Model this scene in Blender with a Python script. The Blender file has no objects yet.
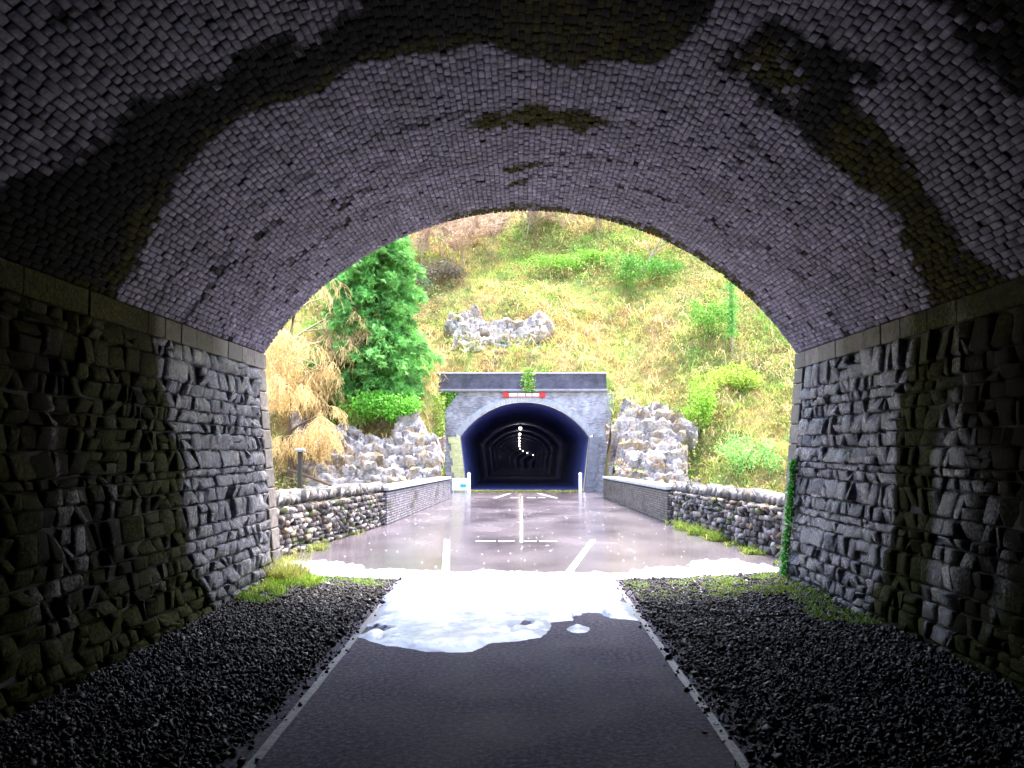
import bpy, bmesh, math, random
import numpy as np
from mathutils import Vector, Matrix, Euler

R_ = math.radians
rng = np.random.default_rng(7)
random.seed(7)
scene = bpy.context.scene
col = scene.collection

# ------------------------------------------------------------------ camera
FPX = 900.0
cam_d = bpy.data.cameras.new('camera')
cam_d.sensor_width = 36.0
cam_d.lens = FPX / 1024 * 36.0
cam_d.clip_start = 0.05
cam_d.clip_end = 3000
cam = bpy.data.objects.new('camera', cam_d)
col.objects.link(cam)
PITCH, YAW = math.atan2(64, FPX), math.atan2(8, FPX)
cam.location = (0, 0, 2.0)
cam.rotation_euler = (R_(90) + PITCH, 0, YAW)
scene.camera = cam

# ------------------------------------------------------------------ sky, sun, exposure
SUN_EL, SUN_AZ = 72.0, 40.0        # azimuth clockwise from +Y (the way the camera looks)
world = bpy.data.worlds.new('World')
scene.world = world
world.use_nodes = True
wn = world.node_tree
for n in list(wn.nodes):
    wn.nodes.remove(n)
w_out = wn.nodes.new('ShaderNodeOutputWorld')
w_bg = wn.nodes.new('ShaderNodeBackground')
w_sky = wn.nodes.new('ShaderNodeTexSky')
w_sky.sky_type = 'NISHITA'
w_sky.sun_disc = False
w_sky.sun_elevation = R_(SUN_EL)
w_sky.sun_rotation = R_(SUN_AZ)
w_sky.air_density = 1.0
w_sky.dust_density = 4.0
w_sky.ozone_density = 1.0
w_bg.inputs['Strength'].default_value = 0.15
wn.links.new(w_sky.outputs[0], w_bg.inputs[0])
wn.links.new(w_bg.outputs[0], w_out.inputs[0])

sun_d = bpy.data.lights.new('sun', 'SUN')
sun_d.energy = 1.5
sun_d.angle = R_(25)
sun_d.color = (1.0, 0.95, 0.86)
sun = bpy.data.objects.new('sun', sun_d)
col.objects.link(sun)
sv = Vector((math.sin(R_(SUN_AZ)) * math.cos(R_(SUN_EL)), math.cos(R_(SUN_AZ)) * math.cos(R_(SUN_EL)), math.sin(R_(SUN_EL))))
sun.rotation_euler = sv.to_track_quat('Z', 'Y').to_euler()
sun.location = (0, 30, 60)

scene.view_settings.view_transform = 'Standard'
scene.view_settings.look = 'None'
scene.view_settings.gamma = 1.0
scene.view_settings.use_curve_mapping = False
scene.view_settings.exposure = 3.5
scene.cycles.max_bounces = 8
scene.cycles.diffuse_bounces = 6
scene.cycles.glossy_bounces = 4
scene.cycles.use_denoising = True

# ------------------------------------------------------------------ geometry of the place
CX, ZC, RAD = 0.145, 0.80, 4.88          # near tunnel: segmental vault
Y_M = 13.8                               # mouth
HW_T, HW_B, Z_S = 4.10, 3.75, 3.44       # half width at springing, at floor, springing height
TH = math.degrees(math.asin(HW_T / RAD))
Y_N = 2.4                                # masonry built piece by piece from here on
Y_BACK = -34.0
Y_P = 57.0                               # far portal
FX, FZ = 0.30, -0.74                     # far tunnel axis and floor


def road_z(Y):
    return -0.0171 * (np.asarray(Y, float) - Y_M) * (np.asarray(Y, float) > Y_M)


# ------------------------------------------------------------------ numeric helpers
def _hash(i, j, s):
    n = (i * 374761393 + j * 668265263 + s * 1274126177) & 0xffffffff
    n = ((n ^ (n >> 13)) * 1274126177) & 0xffffffff
    return ((n ^ (n >> 16)) & 0xffff) / 65535.0


def vnoise(x, y, s=0):
    x = np.asarray(x, float); y = np.asarray(y, float)
    i = np.floor(x).astype(np.int64); j = np.floor(y).astype(np.int64)
    u = x - i; v = y - j
    u = u * u * (3 - 2 * u); v = v * v * (3 - 2 * v)
    a = _hash(i, j, s); b = _hash(i + 1, j, s); c = _hash(i, j + 1, s); d = _hash(i + 1, j + 1, s)
    return (a * (1 - u) + b * u) * (1 - v) + (c * (1 - u) + d * u) * v


def fbm(x, y, s=0, o=4):
    t = 0.0; a = 0.5; n = 0.0
    for k in range(o):
        t = t + a * vnoise(np.asarray(x) * 2 ** k, np.asarray(y) * 2 ** k, s + k * 17)
        n += a; a *= 0.5
    return t / n


def sstep(a, b, x):
    t = np.clip((np.asarray(x, float) - a) / (b - a), 0, 1)
    return t * t * (3 - 2 * t)


def poly_sd(px, py, poly):
    """signed distance to a polygon, positive inside"""
    px = np.asarray(px, float); py = np.asarray(py, float)
    d = np.full(px.shape, 1e9); ins = np.zeros(px.shape, bool)
    n = len(poly)
    for k in range(n):
        ax, ay = poly[k]; bx, by = poly[(k + 1) % n]
        ex, ey = bx - ax, by - ay
        t = np.clip(((px - ax) * ex + (py - ay) * ey) / (ex * ex + ey * ey + 1e-12), 0, 1)
        d = np.minimum(d, np.hypot(px - ax - t * ex, py - ay - t * ey))
        c = ((ay > py) != (by > py)) & (px < (bx - ax) * (py - ay) / ((by - ay) if by != ay else 1e-9) + ax)
        ins ^= c
    return np.where(ins, d, -d)


# ------------------------------------------------------------------ mesh helpers
def link(name, me, mat=None, parent=None, loc=None):
    o = bpy.data.objects.new(name, me)
    col.objects.link(o)
    if mat is not None and me is not None and not me.materials:
        for m in (mat if isinstance(mat, (list, tuple)) else [mat]):
            me.materials.append(m)
    if parent is not None:
        o.parent = parent
    if loc is not None:
        o.location = loc
    return o


def bulk_mesh(name, V, faces, colr=None, smooth=False):
    """V (N,nv,3) and one face table for all N copies; colr (N,nv,4) or (N,4)"""
    V = np.asarray(V, np.float32)
    N, nv = V.shape[:2]
    F = np.asarray(faces, np.int64)
    k = F.shape[1]
    idx = (F[None] + (np.arange(N) * nv)[:, None, None]).reshape(-1)
    me = bpy.data.meshes.new(name)
    me.vertices.add(N * nv)
    me.vertices.foreach_set('co', V.reshape(-1))
    me.loops.add(len(idx))
    me.loops.foreach_set('vertex_index', idx.astype(np.int32))
    np_ = len(idx) // k
    me.polygons.add(np_)
    me.polygons.foreach_set('loop_start', (np.arange(np_) * k).astype(np.int32))
    if colr is not None:
        c = np.asarray(colr, np.float32)
        if c.ndim == 2:
            c = np.repeat(c[:, None, :], nv, axis=1)
        at = me.color_attributes.new('st', 'FLOAT_COLOR', 'POINT')
        at.data.foreach_set('color', c.reshape(-1))
    me.update(calc_edges=True)
    me.validate()
    if smooth:
        me.polygons.foreach_set('use_smooth', np.ones(len(me.polygons), bool))
    return me


def grid_mesh(name, P, colr=None, smooth=True, keep=None):
    """P (a,b,3) grid of points"""
    a, b = P.shape[:2]
    i, j = np.meshgrid(np.arange(a - 1), np.arange(b - 1), indexing='ij')
    q = np.stack([i * b + j, (i + 1) * b + j, (i + 1) * b + j + 1, i * b + j + 1], -1)
    if keep is not None:
        q = q[keep]
    q = q.reshape(-1, 4)
    used = np.unique(q)
    remap = np.full(a * b, -1); remap[used] = np.arange(len(used))
    c = None if colr is None else colr.reshape(-1, 4)[used][None]
    return bulk_mesh(name, P.reshape(-1, 3)[used][None], remap[q], c, smooth)


class MB:
    def __init__(s):
        s.v = []; s.f = []

    def add(s, v, f):
        o = len(s.v); s.v += [tuple(p) for p in v]; s.f += [tuple(i + o for i in q) for q in f]

    def box(s, x0, x1, y0, y1, z0, z1, bev=0.0):
        if bev <= 0:
            v = [(x, y, z) for x in (x0, x1) for y in (y0, y1) for z in (z0, z1)]
            s.add(v, [(0, 1, 3, 2), (4, 6, 7, 5), (0, 4, 5, 1), (2, 3, 7, 6), (0, 2, 6, 4), (1, 5, 7, 3)])
            return
        bm = bmesh.new()
        bmesh.ops.create_cube(bm, size=1)
        for q in bm.verts:
            q.co = Vector(((x0 + x1) / 2 + q.co.x * (x1 - x0), (y0 + y1) / 2 + q.co.y * (y1 - y0), (z0 + z1) / 2 + q.co.z * (z1 - z0)))
        bmesh.ops.bevel(bm, geom=bm.edges[:], offset=bev, segments=2, affect='EDGES', profile=0.5)
        bm.verts.index_update()
        s.add([q.co[:] for q in bm.verts], [tuple(q.index for q in f.verts) for f in bm.faces])
        bm.free()

    def tube(s, pts, rad, n=6, cap=True):
        pts = [Vector(p) for p in pts]
        if not hasattr(rad, '__len__'):
            rad = [rad] * len(pts)
        o = len(s.v)
        for k, p in enumerate(pts):
            d = (pts[min(k + 1, len(pts) - 1)] - pts[max(k - 1, 0)]).normalized()
            a = d.orthogonal().normalized() if abs(d.z) > 0.95 else d.cross(Vector((0, 0, 1))).normalized()
            b = d.cross(a)
            for t in range(n):
                w = 2 * math.pi * t / n
                s.v.append(tuple(p + (a * math.cos(w) + b * math.sin(w)) * rad[k]))
        for k in range(len(pts) - 1):
            for t in range(n):
                s.f.append((o + k * n + t, o + k * n + (t + 1) % n, o + (k + 1) * n + (t + 1) % n, o + (k + 1) * n + t))
        if cap:
            s.f.append(tuple(o + t for t in range(n))[::-1])
            s.f.append(tuple(o + (len(pts) - 1) * n + t for t in range(n)))

    def build(s, name, mat, parent=None, loc=None, smooth=False):
        me = bpy.data.meshes.new(name)
        me.from_pydata(s.v, [], s.f)
        me.update()
        if smooth:
            me.polygons.foreach_set('use_smooth', np.ones(len(me.polygons), bool))
        return link(name, me, mat, parent, loc)


def tag(o, label=None, cat=None, group=None, kind=None):
    if label: o['label'] = label
    if cat: o['category'] = cat
    if group: o['group'] = group
    if kind: o['kind'] = kind
    return o


def empty(name, loc=(0, 0, 0)):
    o = bpy.data.objects.new(name, None)
    o.empty_display_size = 0.2
    o.location = loc
    col.objects.link(o)
    return o


# picture size of a patch, to choose which pieces become single objects
_p, _y = PITCH, YAW
FW = np.array([-math.sin(_y) * math.cos(_p), math.cos(_y) * math.cos(_p), math.sin(_p)])
RT = np.array([math.cos(_y), math.sin(_y), 0.0])
UP = np.cross(RT, FW)


def view_size(C, Nn, area):
    d = C - np.array([0, 0, 2.0])
    k = d @ FW
    kk = np.maximum(k, 0.05)
    x = 512 + FPX * (d @ RT) / kk; y = 384 - FPX * (d @ UP) / kk
    ins = (k > 0.3) & (x > -4) & (x < 1028) & (y > -4) & (y < 772)
    dist = np.linalg.norm(d, axis=1)
    cosv = np.abs(np.einsum('ij,ij->i', d, Nn)) / dist
    return np.where(ins, area * cosv / dist ** 2 * FPX ** 2, 0.0)


# ------------------------------------------------------------------ materials
class NT:
    def __init__(s, name, rough=0.8, spec=0.4):
        s.m = bpy.data.materials.new(name); s.m.use_nodes = True
        s.t = s.m.node_tree; s.L = s.t.links
        s.b = s.t.nodes['Principled BSDF']
        s.b.inputs['Roughness'].default_value = rough
        s.b.inputs['Specular IOR Level'].default_value = spec

    def n(s, kind, **kw):
        q = s.t.nodes.new(kind)
        for k, v in kw.items(): setattr(q, k, v)
        return q

    def pos(s):
        return s.n('ShaderNodeNewGeometry').outputs['Position']

    def noise(s, scale, detail=4, rough=0.55, vec=None, stretch=None):
        q = s.n('ShaderNodeTexNoise'); q.inputs['Scale'].default_value = scale
        q.inputs['Detail'].default_value = detail; q.inputs['Roughness'].default_value = rough
        v = vec if vec is not None else s.pos()
        if stretch:
            mp = s.n('ShaderNodeMapping'); mp.inputs['Scale'].default_value = stretch
            s.L.new(v, mp.inputs[0]); v = mp.outputs[0]
        s.L.new(v, q.inputs['Vector'])
        return q.outputs['Fac']

    def ramp(s, fac, stops):
        q = s.n('ShaderNodeValToRGB'); e = q.color_ramp.elements
        while len(e) < len(stops): e.new(0.5)
        for k, (p, c) in enumerate(stops):
            e[k].position = p; e[k].color = (*c, 1) if hasattr(c, '__len__') else (c, c, c, 1)
        s.L.new(fac, q.inputs[0])
        return q.outputs[0]

    def mix(s, fac, a, b, mode='MIX'):
        q = s.n('ShaderNodeMix', data_type='RGBA', blend_type=mode)
        for sock, v in ((0, fac), (6, a), (7, b)):
            if hasattr(v, 'links') or isinstance(v, bpy.types.NodeSocket): s.L.new(v, q.inputs[sock])
            elif sock == 0: q.inputs[0].default_value = v
            else: q.inputs[sock].default_value = (*v, 1)
        return q.outputs[2]

    def math(s, op, a, b=None):
        q = s.n('ShaderNodeMath', operation=op)
        for k, v in enumerate((a, b)):
            if v is None: continue
            if isinstance(v, bpy.types.NodeSocket): s.L.new(v, q.inputs[k])
            else: q.inputs[k].default_value = v
        return q.outputs[0]

    def attr(s):
        q = s.n('ShaderNodeVertexColor', layer_name='st')
        return q.outputs['Color'], q.outputs['Alpha']

    def sep(s, c):
        q = s.n('ShaderNodeSeparateColor'); s.L.new(c, q.inputs[0])
        return q.outputs

    def base(s, c):
        if isinstance(c, bpy.types.NodeSocket): s.L.new(c, s.b.inputs['Base Color'])
        else: s.b.inputs['Base Color'].default_value = (*c, 1)

    def rough(s, r):
        s.L.new(r, s.b.inputs['Roughness'])

    def bump(s, h, strength=0.4, dist=0.02):
        q = s.n('ShaderNodeBump'); q.inputs['Strength'].default_value = strength; q.inputs['Distance'].default_value = dist
        s.L.new(h, q.inputs['Height']); s.L.new(q.outputs[0], s.b.inputs['Normal'])


def masonry(name, c0, c1, c2, rough_lo, rough_hi, moss=(0.055, 0.055, 0.012), dark=(0.012, 0.011, 0.010), bump=0.5, spec=0.5):
    """attribute st: r dark leak stain and painted hole shade, g algae, b tone of the piece"""
    t = NT(name, spec=spec)
    c, _ = t.attr(); r, g, b = t.sep(c)[:3]
    base = t.ramp(b, [(0.0, c0), (0.5, c1), (1.0, c2)])
    fine = t.noise(12, 7, 0.75)
    base = t.mix(1.0, base, t.ramp(fine, [(0.36, 0.35), (0.5, 0.95), (0.62, 1.7)]), 'MULTIPLY')
    grime = t.noise(1.7, 4)
    base = t.mix(1.0, base, t.ramp(grime, [(0.3, 0.6), (0.6, 1.1)]), 'MULTIPLY')
    f2 = t.noise(30, 3, 0.7)
    rr = t.math('ADD', r, t.math('MULTIPLY', t.math('SUBTRACT', f2, 0.5), 0.7))
    base = t.mix(t.ramp(rr, [(0.3, 0.0), (0.65, 1.0)]), base, dark)
    gg = t.math('ADD', g, t.math('MULTIPLY', t.math('SUBTRACT', fine, 0.5), 1.1))
    base = t.mix(t.ramp(gg, [(0.35, 0.0), (0.75, 0.95)]), base, t.mix(t.ramp(f2, [(0.35, 0.0), (0.65, 1.0)]), tuple(q * 1.5 for q in moss), tuple(q * 0.2 for q in moss)))
    t.base(base)
    wet = t.math('MAXIMUM', t.ramp(rr, [(0.3, 0.0), (0.6, 1.0)]), t.ramp(gg, [(0.35, 0.0), (0.7, 1.0)]))
    t.rough(t.mix(wet, t.ramp(fine, [(0.3, rough_lo), (0.7, rough_hi)]), (0.85, 0.85, 0.85)))
    t.L.new(t.math('MULTIPLY', t.math('SUBTRACT', 1.0, t.math('MULTIPLY', wet, 0.88)), spec), t.b.inputs['Specular IOR Level'])
    t.bump(t.noise(32, 6, 0.75), bump, 0.022)
    return t.m


M = {}
M['brick'] = masonry('vault_brick', (0.075, 0.065, 0.094), (0.105, 0.092, 0.13), (0.14, 0.122, 0.165), 0.5, 0.8, moss=(0.035, 0.032, 0.006), spec=0.18)
M['stone'] = masonry('wall_stone', (0.06, 0.057, 0.075), (0.105, 0.10, 0.13), (0.18, 0.165, 0.175), 0.10, 0.38, moss=(0.042, 0.044, 0.010), dark=(0.016, 0.013, 0.010), bump=1.0)
M['quoin'] = masonry('quoin_stone', (0.075, 0.066, 0.062), (0.11, 0.092, 0.083), (0.15, 0.125, 0.115), 0.4, 0.7, bump=1.0)


def simple(name, c, rough=0.8, var=0.25, scale=6, bump=0.3, spec=0.4, metal=0.0):
    t = NT(name, rough, spec)
    f = t.noise(scale, 5, 0.6)
    t.base(t.mix(1.0, t.ramp(f, [(0.25, 1 - var), (0.75, 1 + var)]), c, 'MULTIPLY'))
    if bump: t.bump(t.noise(scale * 6, 4, 0.65), bump, 0.01)
    t.b.inputs['Metallic'].default_value = metal
    return t.m


M['mortar'] = simple('mortar', (0.028, 0.025, 0.024), 0.9, 0.4, 12, 0.6)
M['lime'] = simple('limestone_bedding', (0.035, 0.03, 0.028), 0.95, 0.4, 12, 0.6)


def brick_tex(name, c1, c2, mortar, scale, vert_axis='XZ', rough=0.75, tint=None):
    t = NT(name, rough)
    q = t.n('ShaderNodeSeparateXYZ'); t.L.new(t.pos(), q.inputs[0])
    cb = t.n('ShaderNodeCombineXYZ')
    t.L.new(q.outputs['X' if vert_axis == 'XZ' else 'Y'], cb.inputs[0]); t.L.new(q.outputs['Z'], cb.inputs[1])
    b = t.n('ShaderNodeTexBrick'); b.inputs['Scale'].default_value = scale
    b.inputs['Brick Width'].default_value = 0.235; b.inputs['Row Height'].default_value = 0.078
    b.inputs['Mortar Size'].default_value = 0.008; b.inputs['Mortar Smooth'].default_value = 0.2
    b.inputs['Color1'].default_value = (*c1, 1); b.inputs['Color2'].default_value = (*c2, 1); b.inputs['Mortar'].default_value = (*mortar, 1)
    t.L.new(cb.outputs[0], b.inputs['Vector'])
    f = t.noise(1.2, 5, 0.65)
    c = t.mix(1.0, b.outputs['Color'], t.ramp(f, [(0.3, 0.5), (0.7, 1.4)]), 'MULTIPLY')
    if tint:
        f2 = t.noise(0.8, 5, 0.7)
        c = t.mix(t.ramp(f2, [(0.52, 0.0), (0.68, 0.6)]), c, tint)
    t.base(c)
    bp = t.n('ShaderNodeBump'); bp.inputs['Strength'].default_value = 0.6; bp.inputs['Distance'].default_value = 0.01; bp.invert = True
    t.L.new(b.outputs['Fac'], bp.inputs['Height']); t.L.new(bp.outputs[0], t.b.inputs['Normal'])
    return t.m


# ------------------------------------------------------------------ stain maps of the near tunnel (leaks and algae have their own outlines)
ST_A = [(-60, 6.2), (-50.1, 6.5), (-44, 6.6), (-35.4, 6.9), (-27.6, 6.8), (-22.9, 7.0), (-19.2, 6.7), (-15, 5.6), (14.6, 5.5), (15.5, 7.0), (13.6, 8.1),
        (9.4, 8.2), (2.9, 8.5), (-6, 7.9), (-12.4, 7.9), (-22.6, 8.0), (-29.2, 7.8), (-36, 7.8), (-44.8, 8.1), (-50.3, 8.3), (-60, 8.9)]
ST_B = [(21.6, 8.1), (30.8, 8.3), (40.5, 8.6), (49.1, 9.0), (60, 9.2), (60, 7.9), (47.8, 7.8), (39.7, 7.7), (34.7, 7.5), (33.0, 6.7), (30.5, 6.6), (22.8, 6.6), (18.2, 7.3)]
ST_C = [(-8.8, 9.9), (-4.3, 9.6), (2.1, 9.4), (7.3, 9.5), (12.3, 9.9), (9.3, 10.2), (1.1, 10.3), (-5.8, 10.2)]
ST_D = [(-6.8, 11.7), (-1.7, 11.45), (1.4, 11.35), (0.7, 11.75), (-3.3, 11.95)]
ST_D2 = [(-4.5, 12.4), (-1, 12.25), (0.5, 12.3), (0, 12.55), (-3.5, 12.6)]
ST_G = [(29, 5.9), (36, 5.1), (50, 5.0), (58, 5.6), (48, 6.3), (38.2, 6.0), (33.7, 5.9)]


def arch_stain(th, Y, tone):
    """th in degrees"""
    s = np.radians(th) * RAD
    dx = (fbm(s * 1.8, Y * 1.8, 3, 5) - 0.5) * 0.8; dy = (fbm(s * 1.8, Y * 1.8, 9, 5) - 0.5) * 0.75
    S, T = s + dx, Y + dy
    k = math.radians(1) * RAD
    sd = lambda P: poly_sd(S, T, [(a * k, b) for a, b in P])
    a, b, c, d, d2, g = (sd(P) for P in (ST_A, ST_B, ST_C, ST_D, ST_D2, ST_G))
    w = 0.17
    n1 = fbm(s * 0.9, Y * 0.9, 21)
    dark = np.maximum.reduce([sstep(-w, w, a), 0.92 * sstep(-w, w, b), 0.7 * sstep(-0.1, 0.06, c), 0.6 * sstep(-0.08, 0.05, d), 0.6 * sstep(-.08, .04, d2), 0.9 * sstep(-w, w, g)])
    green = np.maximum.reduce([sstep(-0.05, 0.1, a) * sstep(0.55, 0.0, a) * sstep(7.2, 7.8, Y) * 0.9, sstep(-w, w, a) * sstep(-14, 0, th) * 0.62 * n1 * 1.6,
                               sstep(-w, 0.2, b) * (0.45 + 0.55 * n1) * sstep(30, 36, th), sstep(-0.12, 0.1, c) * 0.95, sstep(-0.08, 0.06, d) * 0.85, sstep(-.08, .06, d2) * .8,
                               sstep(-w, w, g) * 0.6 * n1,
                               sstep(13.2, 13.55, Y + (n1 - 0.5) * 0.5) * sstep(-30, -5, th) * sstep(60, 38, th) * 0.75])
    brown = sstep(-0.05, 0.2, poly_sd(S, T, [(q * k, z) for q, z in [(20, 7.9), (28, 8.1), (30, 7.2), (27, 6.7), (21, 7.0)]]))
    # rings of soot and damp
    ring = 0.38 * sstep(0.62, 0.8, fbm(s * 0.35, Y * 2.6, 31)) + 0.42 * sstep(0.60, 0.72, fbm(s * 0.8, Y * 4.0, 33)) * sstep(8.6, 9.2, Y)
    hole_shade = np.where(np.abs(th + 47) + np.abs(Y - 10.2) * 6 < 2.5, 0.5, 0)  # shade of missing bricks put into the colour, no brick is recessed
    dark = np.maximum(dark * (1 - 0.45 * brown), np.maximum(ring, hole_shade))
    tone = tone * (0.72 + 0.28 * sstep(0.3, 0.7, n1))
    o = np.ones(np.shape(s) + (4,)); o[..., 0] = dark; o[..., 1] = np.maximum(green, brown * 0.8); o[..., 2] = tone
    return o


def wall_stain(side, Y, z, tone):
    n1 = fbm(Y * 1.1 + side * 9, z * 0.8, 41); n2 = fbm(Y * 3 + side * 5, z * 0.7, 43)
    yb = 9.75 + (n1 - 0.5) * 1.0 + (0.25 if side < 0 else 0.1) - 0.15 * (z - 1.5)
    m = sstep(0.35, -0.3, Y - yb)
    m *= np.where(side > 0, 1 - 0.75 * sstep(0.35, 0.1, np.abs(Y - 8.55 + 0.1 * (z - 1.5) + (n2 - .5) * .5)) * sstep(2.5, 2.0, z), 1)
    dark = m * (0.45 + 0.75 * sstep(0.35, 0.65, n2)) * 0.95
    edge = np.exp(-((Y - yb + 0.25) / 0.45) ** 2)
    green = m * (0.30 + 0.45 * sstep(0.4, 0.65, n1)) + 0.35 * edge * (z < 2.8) + 0.5 * sstep(0.5, 0.1, z) * sstep(.3, .6, n1) + 0.45 * m * sstep(0.9, 0.2, z)
    top = sstep(2.95, 3.25, z) * sstep(12.6, 11.5, Y) * 0.55
    o = np.ones(np.shape(Y) + (4,)); o[..., 0] = dark; o[..., 1] = np.clip(np.maximum(green, top), 0, 1); o[..., 2] = tone
    return o


# ================================================================== NEAR TUNNEL
tunnel = tag(empty('tunnel', (CX, Y_M, 0)), 'brick vaulted tunnel with stone side walls framing the view', 'tunnel')


def child(name, me, mat, parent):
    o = link(name, me, mat)
    o.parent = parent
    o.matrix_parent_inverse = Matrix.Translation(parent.matrix_world.translation if False else Vector(abs_loc(parent))).inverted()
    return o


_abs = {}


def abs_loc(o):
    if o is None: return (0, 0, 0)
    if o.name in _abs: return _abs[o.name]
    p = abs_loc(o.parent)
    if o.parent is not None and tuple(o.matrix_parent_inverse.translation) != (0, 0, 0):
        mp = o.matrix_parent_inverse.translation
        r = (p[0] + mp[0] + o.location[0], p[1] + mp[1] + o.location[1], p[2] + mp[2] + o.location[2])
    else:
        r = (p[0] + o.location[0], p[1] + o.location[1], p[2] + o.location[2])
    _abs[o.name] = r
    return r


# backing of the vault: the mortar bed, carried back into the dark
vb = NT('vault_backing', 0.9)
vb_b = vb.n('ShaderNodeTexBrick'); vb_b.inputs['Scale'].default_value = 1
vb.base(vb.mix(vb.noise(8, 5), (0.022, 0.02, 0.022), (0.075, 0.068, 0.075)))
vb.t.nodes.remove(vb_b)
vb.bump(vb.noise(20, 5), 0.8, 0.03)
ths = np.radians(np.linspace(-TH - 1.0, TH + 1.0, 64))
ys = np.array([Y_BACK, -20, -10, -4, 0, 2, 4, 6, 8, 10, 12, Y_M - 0.004])
P = np.zeros((len(ys), len(ths), 3))
P[..., 0] = CX + (RAD + 0.026) * np.sin(ths)[None]; P[..., 2] = ZC + (RAD + 0.026) * np.cos(ths)[None]; P[..., 1] = ys[:, None]
vault = child('vault', grid_mesh('vault', P), vb.m, tunnel)

# vault bricks
LB, TB, GAP_L, GAP_T = 0.165, 0.060, 0.010, 0.0052
n_course = int(round(2 * math.radians(TH) * RAD / (TB + GAP_T)))
dth = 2 * math.radians(TH) / n_course
BF = np.array([(8, 9, 10, 11), (4, 5, 9, 8), (5, 6, 10, 9), (6, 7, 11, 10), (7, 4, 8, 11), (0, 1, 5, 4), (1, 2, 6, 5), (2, 3, 7, 6), (3, 0, 4, 7), (3, 2, 1, 0)])
C, AX, SZ = [], [], []
for i in range(n_course):
    th = -math.radians(TH) + (i + 0.5) * dth
    y = Y_M - 0.002 - (LB + GAP_L) * (0.5 if i % 2 else 0.0) - random.uniform(0, 0.02)
    first = True
    if i % 2:
        pass
    y1 = Y_M - 0.002
    pos = y1
    lens = []
    if i % 2: lens.append(LB / 2)
    while pos > Y_N:
        L = lens.pop() if lens else LB * (1 if random.random() > 0.25 else random.choice((0.6, 0.7, 1.3))) * random.uniform(0.95, 1.03)
        C.append((th, pos - L / 2)); SZ.append((L, TB * random.uniform(0.93, 1.04)))
        pos -= L + GAP_L * random.uniform(0.6, 1.8)
C = np.array(C); SZ = np.array(SZ)
nb = len(C)
tn = rng.random(nb); pb = rng.normal(0, 1, nb)
proud = rng.normal(0, 0.0026, nb)
sunk = rng.random(nb)
proud = np.where(sunk < 0.02, proud - 0.02, proud)
hl, ht = SZ[:, 0] / 2, SZ[:, 1] / 2
bev = 0.004 + 0.004 * rng.random(nb)
loc = np.zeros((nb, 12, 3))
sx = np.array([-1, 1, 1, -1]); sy = np.array([-1, -1, 1, 1])
for k in range(4):
    loc[:, k] = np.stack([sx[k] * hl, sy[k] * ht, np.full(nb, -0.06)], 1)
    loc[:, 4 + k] = np.stack([sx[k] * hl, sy[k] * ht, proud - bev], 1)
    loc[:, 8 + k] = np.stack([sx[k] * (hl - bev * 1.1), sy[k] * (ht - bev * 0.9), proud], 1)
jit = rng.normal(0, 0.0022, (nb, 8, 3)); jit[..., 2] = rng.normal(0, 0.0010, (nb, 8))
loc[:, 4:] += jit
rot = rng.normal(0, 0.012, nb)
lx = loc[..., 0] * np.cos(rot)[:, None] - loc[..., 1] * np.sin(rot)[:, None]
ly = loc[..., 0] * np.sin(rot)[:, None] + loc[..., 1] * np.cos(rot)[:, None]
loc[..., 0], loc[..., 1] = lx, ly
th = C[:, 0]
ctr = np.stack([CX + RAD * np.sin(th), C[:, 1], ZC + RAD * np.cos(th)], 1)
tx = np.stack([np.cos(th), 0 * th, -np.sin(th)], 1); nz = np.stack([-np.sin(th), 0 * th, -np.cos(th)], 1)
Wd = loc[..., 0:1] * np.array([0, 1.0, 0]) + loc[..., 1:2] * tx[:, None] + loc[..., 2:3] * nz[:, None]
thv = np.degrees(np.arctan2(ctr[:, None, 0] + Wd[..., 0] - CX, ctr[:, None, 2] + Wd[..., 2] - ZC))
stn = arch_stain(thv, ctr[:, None, 1] + Wd[..., 1], np.repeat(tn[:, None], 12, 1))
e_ = stn[..., 0] * (1 - stn[..., 0]) * 4
stn[..., 0] = np.clip(stn[..., 0] * (0.94 + 0.08 * pb[:, None]) + 0.13 * e_ * pb[:, None], 0, 1)
stn[..., 1] = np.clip(stn[..., 1] * (1 + 0.3 * pb[:, None]), 0, 1)
size = view_size(ctr, nz, SZ[:, 0] * SZ[:, 1])
big = np.argsort(-size)[:300]
rest = np.setdiff1d(np.arange(nb), big)
for k in big:
    o = child('brick', bulk_mesh('brick', Wd[k][None], BF, stn[k][None]), M['brick'], vault)
    o.location = ctr[k]
tag(child('brickwork', bulk_mesh('brickwork', Wd[rest] + ctr[rest][:, None], BF, stn[rest]), M['brick'], vault), kind='stuff')


# side walls
def half_at(z):
    return HW_B + (HW_T - HW_B) * np.asarray(z) / Z_S


SLOPE = (HW_T - HW_B) / Z_S
# 4x4 front grid plus a ring behind
FI = [(i * 4 + j, i * 4 + j + 1, (i + 1) * 4 + j + 1, (i + 1) * 4 + j) for i in range(3) for j in range(3)]
RING = [0, 1, 2, 3, 7, 11, 15, 14, 13, 12, 8, 4]
FS = [(RING[k], 16 + k, 16 + (k + 1) % 12, RING[(k + 1) % 12]) for k in range(12)]
SF = np.array(FI + FS)[:, ::-1]


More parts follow.
